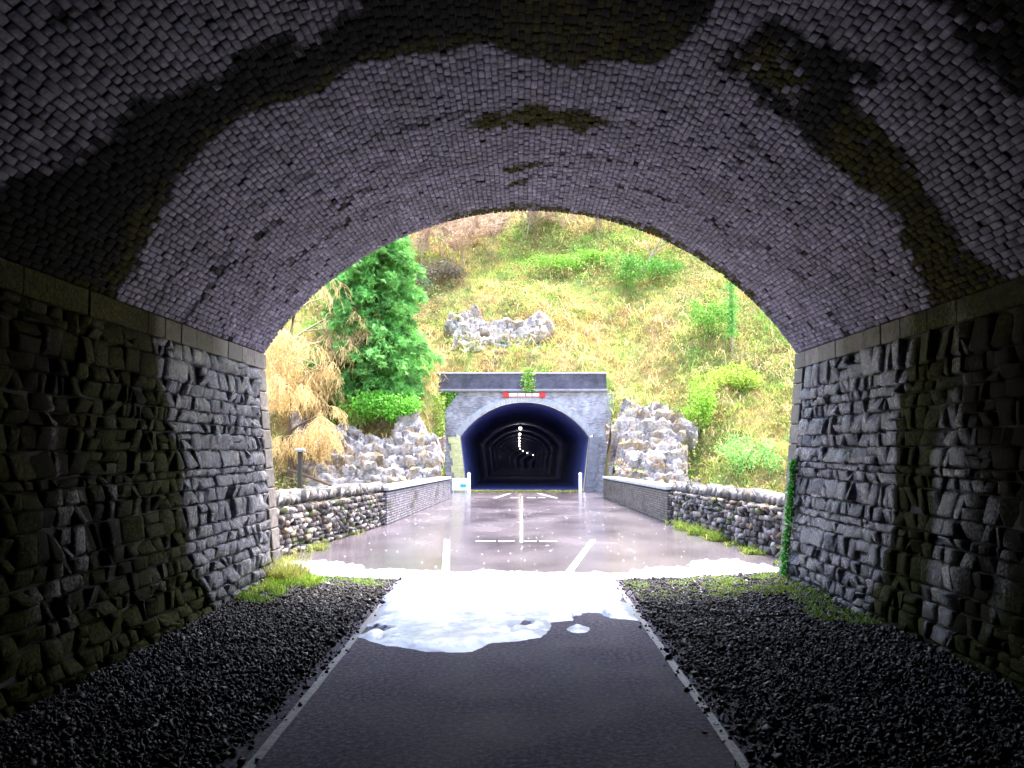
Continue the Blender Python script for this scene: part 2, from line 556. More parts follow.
def stone_wall(side):
    # ---- backing, carried back into the dark
    zz = np.linspace(-0.25, Z_S, 8)
    P = np.zeros((len(ys), len(zz), 3))
    P[..., 0] = CX + side * (half_at(zz)[None] + 0.03); P[..., 1] = ys[:, None]; P[..., 2] = zz[None]
    wall = child('side_wall', grid_mesh('side_wall', P), M['mortar'], tunnel)
    wall['label'] = 'coursed stone side wall of the tunnel on the %s of the path' % ('left' if side < 0 else 'right')
    cells = []
    z = -0.10
    while z < 3.17:
        h = random.choice((0.09, 0.12, 0.14, 0.16, 0.18, 0.21, 0.24)) * random.uniform(0.92, 1.08)
        if z + h > 3.10: h = 3.20 - z
        y = Y_M - 0.42 - random.uniform(0, 0.12)
        while y > Y_N:
            L = random.uniform(0.12, 0.40) * (0.75 + h)
            if h > 0.17 and random.random() < 0.2:
                f = random.uniform(0.4, 0.6)
                cells.append((y - L, y, z, z + h * f)); cells.append((y - L, y, z + h * f, z + h))
            else:
                cells.append((y - L, y, z, z + h))
            y -= L
        z += h
    cells = np.array(cells); n = len(cells)
    g = rng.uniform(0.003, 0.010, (n, 4))
    y0, y1, z0, z1 = cells[:, 0] + g[:, 0], cells[:, 1] - g[:, 1], cells[:, 2] + g[:, 2], cells[:, 3] - g[:, 3]
    u = np.array([0, 0.14, 0.86, 1.0])
    loc = np.zeros((n, 28, 3))
    bulge = rng.uniform(0.0, 0.045, n)
    tilt = rng.normal(0, 0.02, (n, 2))
    for i in range(4):
        for j in range(4):
            k = i * 4 + j
            fu, fv = u[i], u[j]
            edge = (i in (0, 3)) + (j in (0, 3))
            jy = rng.normal(0, 0.006, n); jz = rng.normal(0, 0.005, n)
            if edge == 2:      # knocked-off corners
                fu_, fv_ = 0.5 + (fu - 0.5) * rng.uniform(0.88, 1.0, n), 0.5 + (fv - 0.5) * rng.uniform(0.88, 1.0, n)
            else:
                fu_, fv_ = np.full(n, fu), np.full(n, fv)
            loc[:, k, 0] = y0 + (y1 - y0) * fu_ + jy; loc[:, k, 1] = z0 + (z1 - z0) * fv_ + jz
            dep = bulge + tilt[:, 0] * (fu * 2 - 1) + tilt[:, 1] * (fv * 2 - 1) + rng.normal(0, 0.010, n)
            loc[:, k, 2] = dep - (0.0, 0.020, 0.030)[edge]
    for k, q in enumerate(RING):
        loc[:, 16 + k, :2] = loc[:, q, :2]; loc[:, 16 + k, 2] = -0.12
    # wall coordinates -> place
    hw = half_at(loc[..., 1])
    W = np.stack([CX + side * (hw - loc[..., 2]), loc[..., 0], loc[..., 1] + loc[..., 2] * SLOPE * 1.0], -1)
    if side > 0:
        F = SF[:, ::-1]
    else:
        F = SF
    tone = np.clip(rng.normal(0.5, 0.25, n), 0, 1)
    st = wall_stain(side, loc[..., 0], loc[..., 1], np.repeat(tone[:, None], 28, 1))
    c = W.mean(1)
    size = view_size(c, np.repeat(np.array([[-side, 0, 0.1]]), n, 0), (y1 - y0) * (z1 - z0))
    big = np.argsort(-size)[:300]
    rest = np.setdiff1d(np.arange(n), big)
    for k in big:
        if size[k] <= 0:
            rest = np.append(rest, k); continue
        o = child('stone', bulk_mesh('stone', (W[k] - c[k])[None], F, st[k][None]), M['stone'], wall)
        o.location = c[k]
    if len(rest):
        tag(child('stonework', bulk_mesh('stonework', W[rest], F, st[rest]), M['stone'], wall), kind='stuff')
    # ---- springing course
    y = Y_M - 0.003
    while y > Y_N:
        L = random.uniform(0.45, 0.75); a, b = y - L, y
        m = MB(); pr = random.uniform(0.015, 0.03)
        x_in = CX + side * (HW_T - 0.012 - pr); x_out = CX + side * (HW_T + 0.15)
        m.box(min(x_in, x_out), max(x_in, x_out), a + 0.006, b, 3.205, 3.435, 0.012)
        V = np.array(m.v)
        o = child('springer_stone', None, None, wall) if False else m.build('springer_stone', M['quoin'])
        o.parent = wall
        o.matrix_parent_inverse = Matrix.Translation(Vector(abs_loc(wall))).inverted()
        at = o.data.color_attributes.new('st', 'FLOAT_COLOR', 'POINT')
        s_ = wall_stain(side, V[:, 1], V[:, 2], np.full(len(V), random.random())); s_[:, 0] *= 0.9
        at.data.foreach_set('color', s_.astype(np.float32).reshape(-1))
        y -= L
    # ---- dressed quoins at the mouth
    z = -0.1; k = 0
    while z < 3.19:
        h = min(0.30 + random.uniform(-0.02, 0.02), 3.2 - z)
        if 3.2 - z - h < 0.12: h = 3.2 - z
        d = (0.43 if k % 2 else 0.40)
        m = MB(); m.box(0, 1, 0, 1, 0, 1)
        bm = bmesh.new(); bmesh.ops.create_cube(bm, size=1)
        for q in bm.verts:
            zz_ = z + h / 2 + q.co.z * (h - 0.014)
            xi = half_at(zz_) - 0.01; xo = half_at(zz_) + 0.3
            q.co = Vector((CX + side * (xi if (q.co.x * side < 0) else xo), Y_M - 0.003 - d / 2 + q.co.y * (d - 0.008), zz_))
        bmesh.ops.bevel(bm, geom=bm.edges[:], offset=0.014, segments=2, affect='EDGES', profile=0.5)
        me = bpy.data.meshes.new('quoin'); bm.to_mesh(me); bm.free()
        V = np.array([q.co[:] for q in me.vertices])
        at = me.color_attributes.new('st', 'FLOAT_COLOR', 'POINT')
        s_ = wall_stain(side, V[:, 1], V[:, 2], np.full(len(V), random.random()))
        at.data.foreach_set('color', s_.astype(np.float32).reshape(-1))
        child('quoin', me, M['quoin'], wall)
        z += h; k += 1
    return wall


wall_l = stone_wall(-1)
wall_r = stone_wall(1)

# added unseen wall stops light from behind; then the outer face of the mouth
m = MB(); m.box(-6, 6, Y_BACK - 0.5, Y_BACK + 0.01, -0.5, 6.5)
o = m.build('back_light_stop', M['mortar']); o.parent = tunnel; o.matrix_parent_inverse = Matrix.Translation(Vector((CX, Y_M, 0))).inverted()


def arch_outline(cx, z0, extra=0.0, n=40, hw_b=HW_B, low=-0.3):
    """opening from the left foot over the crown to the right foot"""
    pts = [(cx - hw_b - extra, z0 + low)]
    t0 = math.asin(HW_T / RAD)
    for k in range(n + 1):
        t = -t0 + 2 * t0 * k / n
        pts.append((cx + (RAD + extra) * math.sin(t), z0 + ZC + (RAD + extra) * math.cos(t)))
    pts.append((cx + hw_b + extra, z0 + low))
    return pts


def face_with_hole(inner, x0, x1, ztop, zlow, ya, yb):
    """wall from ya (seen) to yb with an arched opening"""
    mb = MB()
    n = len(inner)
    outer = []
    for (x, z) in inner:
        if z <= zlow + 0.05: outer.append((x0 if x < (x0 + x1) / 2 else x1, zlow)); continue
        f = (x - inner[1][0]) / (inner[-2][0] - inner[1][0])
        outer.append((x0 + (x1 - x0) * f, ztop))
    inner = [(x, max(z, zlow)) for x, z in inner]
    for y, flip in ((ya, False), (yb, True)):
        o = len(mb.v)
        mb.v += [(x, y, z) for x, z in inner] + [(x, y, z) for x, z in outer]
        for k in range(n - 1):
            q = (o + k, o + k + 1, o + n + k + 1, o + n + k)
            mb.f.append(q[::-1] if flip else q)
    for k in range(n - 1):
        mb.f.append((k, 2 * n + k, 2 * n + k + 1, k + 1))
        mb.f.append((n + k, n + k + 1, 3 * n + k + 1, 3 * n + k))
    return mb


M['near_face'] = brick_tex('outer_face_brick', (0.30, 0.28, 0.30), (0.20, 0.18, 0.21), (0.12, 0.11, 0.10), 1.0)
o = face_with_hole(arch_outline(CX, 0, 0.05, hw_b=HW_B + 0.06), CX - 6.5, CX + 6.5, 8.2, -0.6, Y_M + 0.002, Y_M - 0.7).build('outer_face', M['near_face'])
o.parent = tunnel; o.matrix_parent_inverse = Matrix.Translation(Vector((CX, Y_M, 0))).inverted()

# ================================================================== GROUND INSIDE
# path, painted lines, gravel
t = NT('path_asphalt', 0.7, 0.4)
n1 = t.noise(22, 8, 0.85); n2 = t.noise(1.3, 5); n3 = t.noise(45, 5, 0.8)
c = t.ramp(n1, [(0.40, (0.014, 0.011, 0.019)), (0.5, (0.053, 0.043, 0.069)), (0.60, (0.18, 0.15, 0.22))])
c = t.mix(1.0, c, t.ramp(n2, [(0.3, 0.7), (0.7, 1.3)]), 'MULTIPLY')
t.base(c); t.rough(t.ramp(n2, [(0.35, 0.8), (0.6, 0.95)])); t.bump(n3, 0.7, 0.010)
M['asphalt'] = t.m


def sheet(name, x0, x1, y0, y1, z, mat, nx=2, ny=2, edge=0.0, seed=0, slope=False):
    xs = np.linspace(x0, x1, nx); yy = np.linspace(y0, y1, ny)
    P = np.zeros((nx, ny, 3)); P[..., 0] = xs[:, None]; P[..., 1] = yy[None]; P[..., 2] = z
    if slope: P[..., 2] += road_z(P[..., 1])
    if edge:
        P[0, :, 0] += (fbm(yy * 2.5, yy * 0, seed) - 0.5) * edge; P[-1, :, 0] += (fbm(yy * 2.5, yy * 0 + 5, seed) - 0.5) * edge
    return link(name, grid_mesh(name, P, smooth=False), mat)


tag(sheet('tunnel_floor', CX - 4.2, CX + 4.2, Y_BACK, Y_M + 0.05, -0.05, M['mortar']), kind='structure')
tag(sheet('path', -1.99, 1.62, Y_BACK, Y_M + 0.1, 0.0, M['asphalt'], 8, 300, 0.10, 5), kind='structure')

t = NT('road_paint', 0.6)
f = t.noise(25, 6, 0.75)
t.base(t.mix(t.ramp(f, [(0.40, 0.0), (0.62, 1.0)]), (0.27, 0.265, 0.28), (0.09, 0.085, 0.09)))
M['paint'] = t.m
t = NT('fresh_paint', 0.35)
f = t.noise(18, 5, 0.7)
t.base(t.mix(t.ramp(f, [(0.55, 0.0), (0.75, 0.8)]), (0.36, 0.35, 0.36), (0.16, 0.15, 0.16)))
M['paint2'] = t.m
for x, nm in ((-1.70, 'left'), (1.415, 'right')):
    yy = np.linspace(-10, Y_M + 0.05, 120); P = np.zeros((2, 120, 3)); w = 0.035
    P[..., 1] = yy; P[..., 2] = 0.005
    jit_ = (fbm(yy * 3, yy * 0, 77) - 0.5) * 0.02
    P[0, :, 0] = x - w + jit_ + (x < 0) * (yy - 6) * -0.012; P[1, :, 0] = x + w + jit_ + (x < 0) * (yy - 6) * -0.012
    tag(link('edge_line', grid_mesh('edge_line', P), M['paint']), kind='structure')


# ------------------------------------------------------------------ gravel
def hull_variants(n, npts, sc=(1, 1, 1), seed=1, pw=0.75):
    r = random.Random(seed); out = []
    for _ in range(n):
        bm = bmesh.new()
        for _k in range(npts):
            v = Vector((r.gauss(0, 1), r.gauss(0, 1), r.gauss(0, 1))).normalized()
            v = Vector([math.copysign(abs(q) ** pw, q) for q in v]) * r.uniform(0.82, 1.1)
            bm.verts.new((v.x * sc[0], v.y * sc[1], v.z * sc[2]))
        h = bmesh.ops.convex_hull(bm, input=bm.verts[:])
        bmesh.ops.delete(bm, geom=[q for q in bm.verts if not q.link_faces], context='VERTS')
        bmesh.ops.triangulate(bm, faces=bm.faces[:])
        bmesh.ops.recalc_face_normals(bm, faces=bm.faces[:])
        bm.verts.index_update()
        out.append((np.array([q.co[:] for q in bm.verts]), np.array([[q.index for q in f.verts] for f in bm.faces])))
        bm.free()
    return out


def rand_rot(n, r):
    q = r.normal(0, 1, (n, 4)); q /= np.linalg.norm(q, axis=1)[:, None]
    w, x, y, z = q.T
    return np.stack([np.stack([1 - 2 * (y * y + z * z), 2 * (x * y - z * w), 2 * (x * z + y * w)], -1),
                     np.stack([2 * (x * y + z * w), 1 - 2 * (x * x + z * z), 2 * (y * z - x * w)], -1),
                     np.stack([2 * (x * z - y * w), 2 * (y * z + x * w), 1 - 2 * (x * x + y * y)], -1)], 1)


def multi_mesh(name, parts):
    """join several (V (N,nv,3), F, colr (N,4)) blocks of triangles into one mesh"""
    Vs, Fs, Cs, o = [], [], [], 0
    for V, F, c in parts:
        N, nv = V.shape[:2]
        Vs.append(V.reshape(-1, 3)); Fs.append((F[None] + (np.arange(N) * nv)[:, None, None] + o).reshape(-1, F.shape[1]))
        Cs.append(np.repeat(c[:, None], nv, 1).reshape(-1, 4)); o += N * nv
    return bulk_mesh(name, np.concatenate(Vs)[None], np.concatenate(Fs), np.concatenate(Cs)[None])


t = NT('gravel_stone', 0.6, 0.3)
c, _ = t.attr()
t.base(t.mix(1.0, c, t.ramp(t.noise(40, 3), [(0.3, 0.7), (0.7, 1.3)]), 'MULTIPLY'))
M['gravel'] = t.m
peb = hull_variants(8, 9, seed=3)


def gravel_h(side, x, Y):
    """bed rises a little towards the wall"""
    f = np.clip((np.abs(x - (1.6 if side > 0 else -1.95))) / 1.9, 0, 1)
    return 0.015 + 0.10 * f * f + 0.05 * (fbm(x * 1.5, Y * 1.5, 61) - 0.5)


def gravel_bed(side):
    xa, xb = (CX - HW_B - 0.02, -1.93) if side < 0 else (1.56, CX + HW_B + 0.02)
    xs = np.linspace(xa, xb, 40); yy = np.linspace(-6, Y_M + 0.02, 200)
    X, Yg = np.meshgrid(xs, yy, indexing='ij')
    P = np.stack([X, Yg, gravel_h(side, X, Yg) - 0.012], -1)
    root = link('gravel_bed', grid_mesh('gravel_bed', P), M['mortar'])
    tag(root, 'dark loose gravel between the path and the tunnel wall on the %s' % ('left' if side < 0 else 'right'), 'gravel', kind='stuff')
    N = 26000
    y = 3.0 + (Y_M - 3.0) * rng.random(N) ** 0.9
    x = rng.uniform(xa - 0.0, xb + 0.03, N)
    # strays spill over the ragged asphalt edge
    edge = xb if side < 0 else xa
    spill = rng.random(N) < 0.02
    x = np.where(spill, edge + (-side) * np.abs(rng.normal(0, 0.09, N)), x)
    r = rng.uniform(0.010, 0.026, N) * (1 + 0.8 * (rng.random(N) < 0.08))
    z = gravel_h(side, x, y) + rng.uniform(-0.006, 0.016, N)
    z = np.where((x > -1.96) & (x < 1.6), r * 0.5, z)
    Rm = rand_rot(N, rng)
    sc = r[:, None] * rng.uniform(0.6, 1.2, (N, 3))
    tone = rng.random(N) ** 2
    cc = np.stack([0.011 + 0.07 * tone, 0.010 + 0.063 * tone, 0.011 + 0.068 * tone, np.ones(N)], 1)
    pale = rng.random(N) < 0.012
    cc[pale, :3] = (0.4, 0.4, 0.42)
    grp = rng.integers(0, len(peb), N); parts = []
    for g in range(len(peb)):
        k = np.where(grp == g)[0]; V, F = peb[g]
        W = np.einsum('nij,nvj->nvi', Rm[k], V[None] * sc[k][:, None]) + np.stack([x, y, z], 1)[k][:, None]
        parts.append((W, F, cc[k]))
    tag(link('gravel_stones', multi_mesh('gravel_stones', parts), M['gravel'], root), kind='stuff')


gravel_bed(-1)
gravel_bed(1)

# ================================================================== GROUND OUTSIDE
YF0 = 43.0


def hill_h(x, Y):
    x = np.asarray(x, float); Y = np.asarray(Y, float)
    yf = YF0 - 2.5 * sstep(-6, -13, x) - 2.0 * sstep(8, 18, x)
    up = 0.8 * (Y - yf)
    h = np.maximum(up, -0.6 * np.log1p(np.exp(np.clip(-up, -30, 8))) * 0) - 5.0
    h = -5.0 + np.where(up > 0, up, 0.0)
    h = np.where(Y > 105, -5 + 0.8 * (105 - yf) + 0.15 * (Y - 105), h)
    n = (fbm(x * 0.16, Y * 0.16, 71) - 0.5) * 3.2 + (fbm(x * 0.7, Y * 0.7, 73) - 0.5) * 0.8
    h = h + n * sstep(0, 6, up)
    # rock sites are cut back
    for cx_, cy_, rx_, ry_, dp in ((-8.3, 48.5, 4.2, 4.0, 1.5), (7.2, 49.5, 3.2, 4.5, 1.3), (-1.5, 61.5, 4.0, 2.5, 0.8)):
        h = h - dp * np.exp(-((x - cx_) / rx_) ** 4 - ((Y - cy_) / ry_) ** 4)
    # the cutting in front of the far portal, and the bridge
    cor = sstep(5.6, 4.9, np.abs(x - FX)) * (Y < Y_P + 0.8)
    h = np.where(cor > 0, np.minimum(h, h * (1 - cor) + (road_z(Y) - 0.5) * cor), h)
    # portal pocket
    pk = (np.abs(x - FX) < 5.6) & (Y >= Y_P + 0.8)
    h = np.where(pk, np.clip(h, 6.45 + 0.35 * (Y - Y_P - 0.8), 6.55 + 1.5 * (Y - Y_P - 0.8)), h)
    return h


def axis(a, b, fine, lo, hi, k=10):
    return np.concatenate([np.linspace(lo, a, k)[:-1], np.arange(a, b, fine), np.linspace(b, hi, k)])


gx = axis(-34, 36, 0.45, -320, 320); gy = axis(12, 100, 0.45, -160, 420)
X, Yg = np.meshgrid(gx, gy, indexing='ij')
t = NT('hill_soil', 0.95, 0.2)
f = t.noise(0.5, 6, 0.65); f2 = t.noise(3, 5, 0.7)
c = t.ramp(f, [(0.35, (0.20, 0.13, 0.055)), (0.5, (0.17, 0.15, 0.045)), (0.65, (0.11, 0.16, 0.035))])
t.base(t.mix(1.0, c, t.ramp(f2, [(0.3, 0.6), (0.7, 1.35)]), 'MULTIPLY'))
t.bump(f2, 0.8, 0.15)
M['soil'] = t.m
Pg = np.stack([X, Yg, hill_h(X, Yg)], -1)
hx, hy = (X[:-1, :-1] + X[1:, 1:]) / 2, (Yg[:-1, :-1] + Yg[1:, 1:]) / 2
zc4 = np.stack([Pg[:-1, :-1, 2], Pg[1:, :-1, 2], Pg[1:, 1:, 2], Pg[:-1, 1:, 2]])
hole = (np.abs(hx - FX) < 4.7) & (np.abs(hy - (Y_P + 0.8)) < 1.0) & (np.ptp(zc4, axis=0) > 3.0)
tag(link('hillside', grid_mesh('hillside', Pg, keep=~hole), M['soil']), kind='structure')

# road over the bridge: wet asphalt
t = NT('wet_asphalt', 0.3, 0.36)
n1 = t.noise(45, 4, 0.7); n2 = t.noise(0.55, 3, 0.5, stretch=(1, 0.5, 1)); n3 = t.noise(150, 2)
c = t.ramp(n1, [(0.3, (0.042, 0.034, 0.043)), (0.7, (0.085, 0.070, 0.085))])
t.base(t.mix(1.0, c, t.ramp(n2, [(0.3, 0.75), (0.7, 1.25)]), 'MULTIPLY'))
t.rough(t.ramp(n2, [(0.25, 0.14), (0.75, 0.32)]))
t.bump(t.noise(26, 4, 0.7), 0.10, 0.008)
t.b.inputs['Coat Weight'].default_value = 0.16
t.b.inputs['Coat Roughness'].default_value = 0.09
M['wet'] = t.m
tag(sheet('road', -4.75, 5.0, Y_M + 0.02, Y_P + 0.2, 0.0, M['wet'], 10, 120, slope=True), kind='structure')
# strip of bank each side of the road, under the walls
for x0, x1 in ((-6.2, -4.752), (5.002, 6.2)):
    tag(sheet('verge', x0, x1, Y_M + 0.02, 46, -0.03, M['soil'], 5, 60, slope=True), kind='structure')


# painted marks on the road outside
def mark(pts, w, name='road_marking'):
    mb = MB()
    a, b = Vector(pts[0]), Vector(pts[1])
    d = (b - a).normalized(); nrm = Vector((-d.y, d.x)) * w / 2
    vs = [a - nrm, b - nrm, b + nrm, a + nrm]
    mb.add([(q.x, q.y, float(road_z(q.y)) + 0.006) for q in vs], [(0, 1, 2, 3)])
    return tag(mb.build(name, M['paint2']), kind='structure')


mark([(-1.17, 14.3), (-1.69, 21.0)], 0.13)
mark([(0.72, 14.3), (1.69, 21.05)], 0.13)
for a, b in ((-1.01, -0.56), (-0.50, -0.13), (0.10, 0.37), (0.44, 0.84)):
    mark([(a, 20.7), (b, 20.7)], 0.26)
mark([(0.03, 20.3), (0.11, 49.0)], 0.065)
for a, b in (((-1.3, 46.2), (-0.6, 53.5)), ((1.85, 46.2), (1.1, 53.5)), ((-0.5, 47.0), (-0.1, 47.0)), ((0.35, 47.0), (0.8, 47.0)), ((0.95, 47.0), (1.3, 47.0))):
    mark([a, b], 0.22 if a[1] != b[1] else 0.9)

# ------------------------------------------------------------------ white slush at the mouth
SL_IN = [(-1.72, 9.75), (-1.37, 9.27), (-0.89, 9.0), (-0.44, 8.96), (-0.26, 9.42), (0.21, 9.72), (0.37, 10.48), (0.7, 10.67), (0.95, 10.86), (1.38, 10.67),
         (1.42, 12), (1.45, 13.9), (1.6, 14.7), (-1.9, 14.8), (-1.86, 13.9), (-1.80, 12), (-1.74, 11.2)]
SL_OUT = [(-4.1, 14.0), (-4.3, 15.6), (-3.6, 16.6), (-2.6, 15.3), (-1.8, 14.75), (0, 14.7), (1.6, 14.75), (2.6, 15.6), (3.3, 16.6), (4.5, 16.0), (4.4, 14.0)]
res = 0.03
xs = np.arange(-4.5, 4.75, res); yy = np.arange(8.7, 17.2, res)
X, Yg = np.meshgrid(xs, yy, indexing='ij')
w1 = fbm(X * 3.2, Yg * 2.2, 81, 5) - 0.5; w2 = fbm(X * 8, Yg * 5, 83, 4) - 0.5; w3 = fbm(X * 1.1, Yg * 0.8, 85, 4) - 0.5
sd = poly_sd(X + w3 * 0.12, Yg + w3 * 0.2, SL_IN) + w1 * 0.16
so = poly_sd(X, Yg, SL_OUT) + w1 * 0.9 + w2 * 0.5 - 0.12
blob = 0.10 - np.hypot(X - 0.66, (Yg - 10.22) * 0.6) + w1 * 0.26
thin = sstep(0.50, 0.64, fbm(X * 2.4, Yg * 1.3, 87, 4)) * sstep(12.6, 10.8, Yg) * 0.34       # worn through to the wet path
s_all = np.maximum.reduce([sd - thin, np.where(Yg > Y_M - 0.1, so, -1), blob])
hgt = 0.030 * sstep(0.0, 0.22, s_all) * (0.55 + 1.3 * np.clip(w1 + 0.4, 0, 1)) + 0.010 * sstep(0, 0.03, s_all) + 0.045 * np.clip(fbm(X * 5, Yg * 3.2, 89, 5) - 0.42, 0, 1) * sstep(0, .12, s_all) + 0.02 * w2 * sstep(0, .1, s_all)
zz = np.where(Yg > Y_M, road_z(Yg), 0.0) + 0.001 + np.maximum(hgt, 0.0015)
keep = (s_all[:-1, :-1] > 0) | (s_all[1:, :-1] > 0) | (s_all[1:, 1:] > 0) | (s_all[:-1, 1:] > 0)
zz = np.where(s_all <= 0, np.where(Yg > Y_M, road_z(Yg), 0.0) - 0.003, zz)
t = NT('slush', 0.35, 0.5)
f = t.noise(14, 5, 0.7)
c_a, _ = t.attr()
th_ = t.sep(c_a)[0]
th2 = t.math('ADD', th_, t.math('MULTIPLY', t.math('SUBTRACT', f, 0.5), 1.2))
t.base(t.ramp(th2, [(0.22, (0.20, 0.25, 0.46)), (0.50, (0.48, 0.54, 0.78)), (0.85, (0.88, 0.88, 0.92))]))
t.b.inputs['Subsurface Weight'].default_value = 0.0
t.bump(t.noise(60, 4, 0.7), 0.5, 0.01)
t.b.inputs['Coat Weight'].default_value = 0.5
t.b.inputs['Coat Roughness'].default_value = 0.2
thk = np.clip((hgt - 0.012) / 0.05, 0, 1)
sl = link('slush_patch', grid_mesh('slush_patch', np.stack([X, Yg, zz], -1), np.stack([thk, thk, thk, np.ones_like(thk)], -1), keep=keep), t.m)
tag(sl, 'bright white slushy patch with lobed edge on the path at the tunnel mouth', 'slush')

# flecks of slush on the wet road
nf = 220
x = rng.uniform(-3.6, 4.2, nf); y = 14.8 + 30 * rng.random(nf) ** 1.6
s_ = rng.uniform(0.004, 0.011, nf)
a_ = np.linspace(0, 2 * np.pi, 7)[:-1]
V = np.zeros((nf, 7, 3))
for k in range(6):
    q = rng.uniform(0.6, 1.2, nf) * s_
    V[:, k] = np.stack([x + np.cos(a_[k]) * q, y + np.sin(a_[k]) * q * 1.6, road_z(y) + 0.001], 1)
V[:, 6] = np.stack([x, y, road_z(y) + 0.012], 1)
tag(link('slush_flecks', bulk_mesh('slush_flecks', V, np.array([(k, (k + 1) % 6, 6) for k in range(6)]), np.full((nf, 4), 0.8)), t.m), 'small white flecks of slush strewn over the wet road', 'slush', kind='stuff')

# ================================================================== WALLS OF THE BRIDGE
t = NT('drystone', 0.85, 0.4)
c, _ = t.attr()
c = t.mix(1.0, c, t.ramp(t.noise(14, 5, 0.7), [(0.3, 0.55), (0.7, 1.35)]), 'MULTIPLY')
t.base(c); t.bump(t.noise(40, 4, 0.7), 0.7, 0.015)
M['dry'] = t.m
hulls = hull_variants(14, 11, seed=5, pw=0.42)


def drystone(side, p0, p1, label):
    a, b = Vector(p0), Vector(p1)
    L = (b - a).length; d = (b - a).normalized()
    out = Vector((d.y, -d.x)) * side        # away from the road
    if out.x * side < 0: out = -out
    root = tag(empty('drystone_wall', (a.x, a.y, float(road_z(a.y)))), label, 'wall')
    H = 1.0
    # rubble heart
    mb = MB(); n = 24
    for k in range(n + 1):
        p = a + d * (L * k / n); z = float(road_z(p.y))
        for o_, h_ in ((0.14, -0.3), (0.19, H - 0.08), (0.42, H - 0.08), (0.5, -0.9)):
            q = p + out * o_; mb.v.append((q.x, q.y, z + h_))
    for k in range(n):
        for j in range(3):
            mb.f.append((k * 4 + j, k * 4 + j + 1, k * 4 + 5 + j, k * 4 + 4 + j))
    mb.f += [(0, 3, 2, 1), (n * 4, n * 4 + 1, n * 4 + 2, n * 4 + 3)]
    o = mb.build('heart', M['lime']); o.parent = root
    o.matrix_parent_inverse = Matrix.Translation(root.location).inverted()
    items = []
    z = 0.0
    while z < H - 0.1:
        h = random.uniform(0.09, 0.16)
        s = random.uniform(-0.2, 0)
        while s < L:
            l = random.uniform(0.12, 0.34)
            items.append((s + l / 2, z + h / 2 + random.uniform(-.015, .015), l, h, random.uniform(0.22, 0.30), 0)); s += l * 0.97
        z += h * 0.93
    s = 0
    while s < L:                                # cope stones set on edge
        l = random.uniform(0.08, 0.20); hh = random.uniform(0.16, 0.34)
        items.append((s + l / 2, H - 0.02 + hh * 0.35, l, hh, 0.46, 1)); s += l * 0.95
    near = sorted(items, key=lambda q: q[0] - q[5] * 0.0)
    cut = set(id(q) for q in near[:300])
    blocks = []
    for it in items:
        s, z, l, h, dp, cope = it
        p = a + d * min(max(s, 0.02), L - 0.02) + out * ((0.14 + random.uniform(-0.025, 0.025)) if not cope else 0.29)
        zb = float(road_z(p.y)) + z
        V, F = random.choice(hulls)
        V = V * np.array([l * 0.52, dp * 0.46, h * 0.55])
        e = Euler((random.gauss(0, 0.10), random.gauss(0, 0.12) + (random.gauss(0.35, 0.2) if cope else 0), math.atan2(d.y, d.x) + random.gauss(0, 0.12)))
        Rm = np.array(e.to_matrix())
        V = V @ Rm.T
        g = min(1.0, max(0.0, random.gauss(0.45, 0.24)))
        g = g ** 1.8
        c_ = np.array([0.028 + 0.34 * g, 0.024 + 0.30 * g, 0.024 + 0.285 * g, 1.0])
        if random.random() < 0.15: c_[:3] *= (0.9, 0.7, 0.5)
        if random.random() < 0.06 and not cope: c_[:3] = (0.085, 0.10, 0.035)
        if cope: c_[:3] = c_[:3] * 0.7 + 0.04
        if id(it) in cut:
            me = bulk_mesh('stone', V[None], F, np.repeat(c_[None], len(V), 0)[None])
            o = link('cope_stone' if cope else 'stone', me, M['dry'], root)
            o.location = (p.x, p.y, zb); o.matrix_parent_inverse = Matrix.Translation(root.location).inverted()
        else:
            blocks.append((V[None] + np.array([p.x, p.y, zb]), F, c_[None]))
    if blocks:
        o = link('stonework', multi_mesh('stonework', blocks), M['dry'], root)
        o.matrix_parent_inverse = Matrix.Translation(root.location).inverted(); tag(o, kind='stuff')


drystone(-1, (-4.62, 14.2), (-3.84, 26.0), 'low rough drystone wall on the left of the road, nearest the tunnel')
drystone(1, (4.90, 14.2), (4.38, 26.9), 'low rough drystone wall with mossy foot on the right of the road')

M['par_l'] = masonry('parapet_brick_grey', (0.12, 0.105, 0.12), (0.15, 0.13, 0.148), (0.18, 0.16, 0.175), 0.5, 0.8)
M['par_r'] = masonry('parapet_brick_brown', (0.085, 0.066, 0.055), (0.115, 0.09, 0.075), (0.15, 0.12, 0.10), 0.5, 0.8)
M['coping'] = simple('coping_stone', (0.36, 0.35, 0.35), 0.7, 0.3, 5, 0.5)


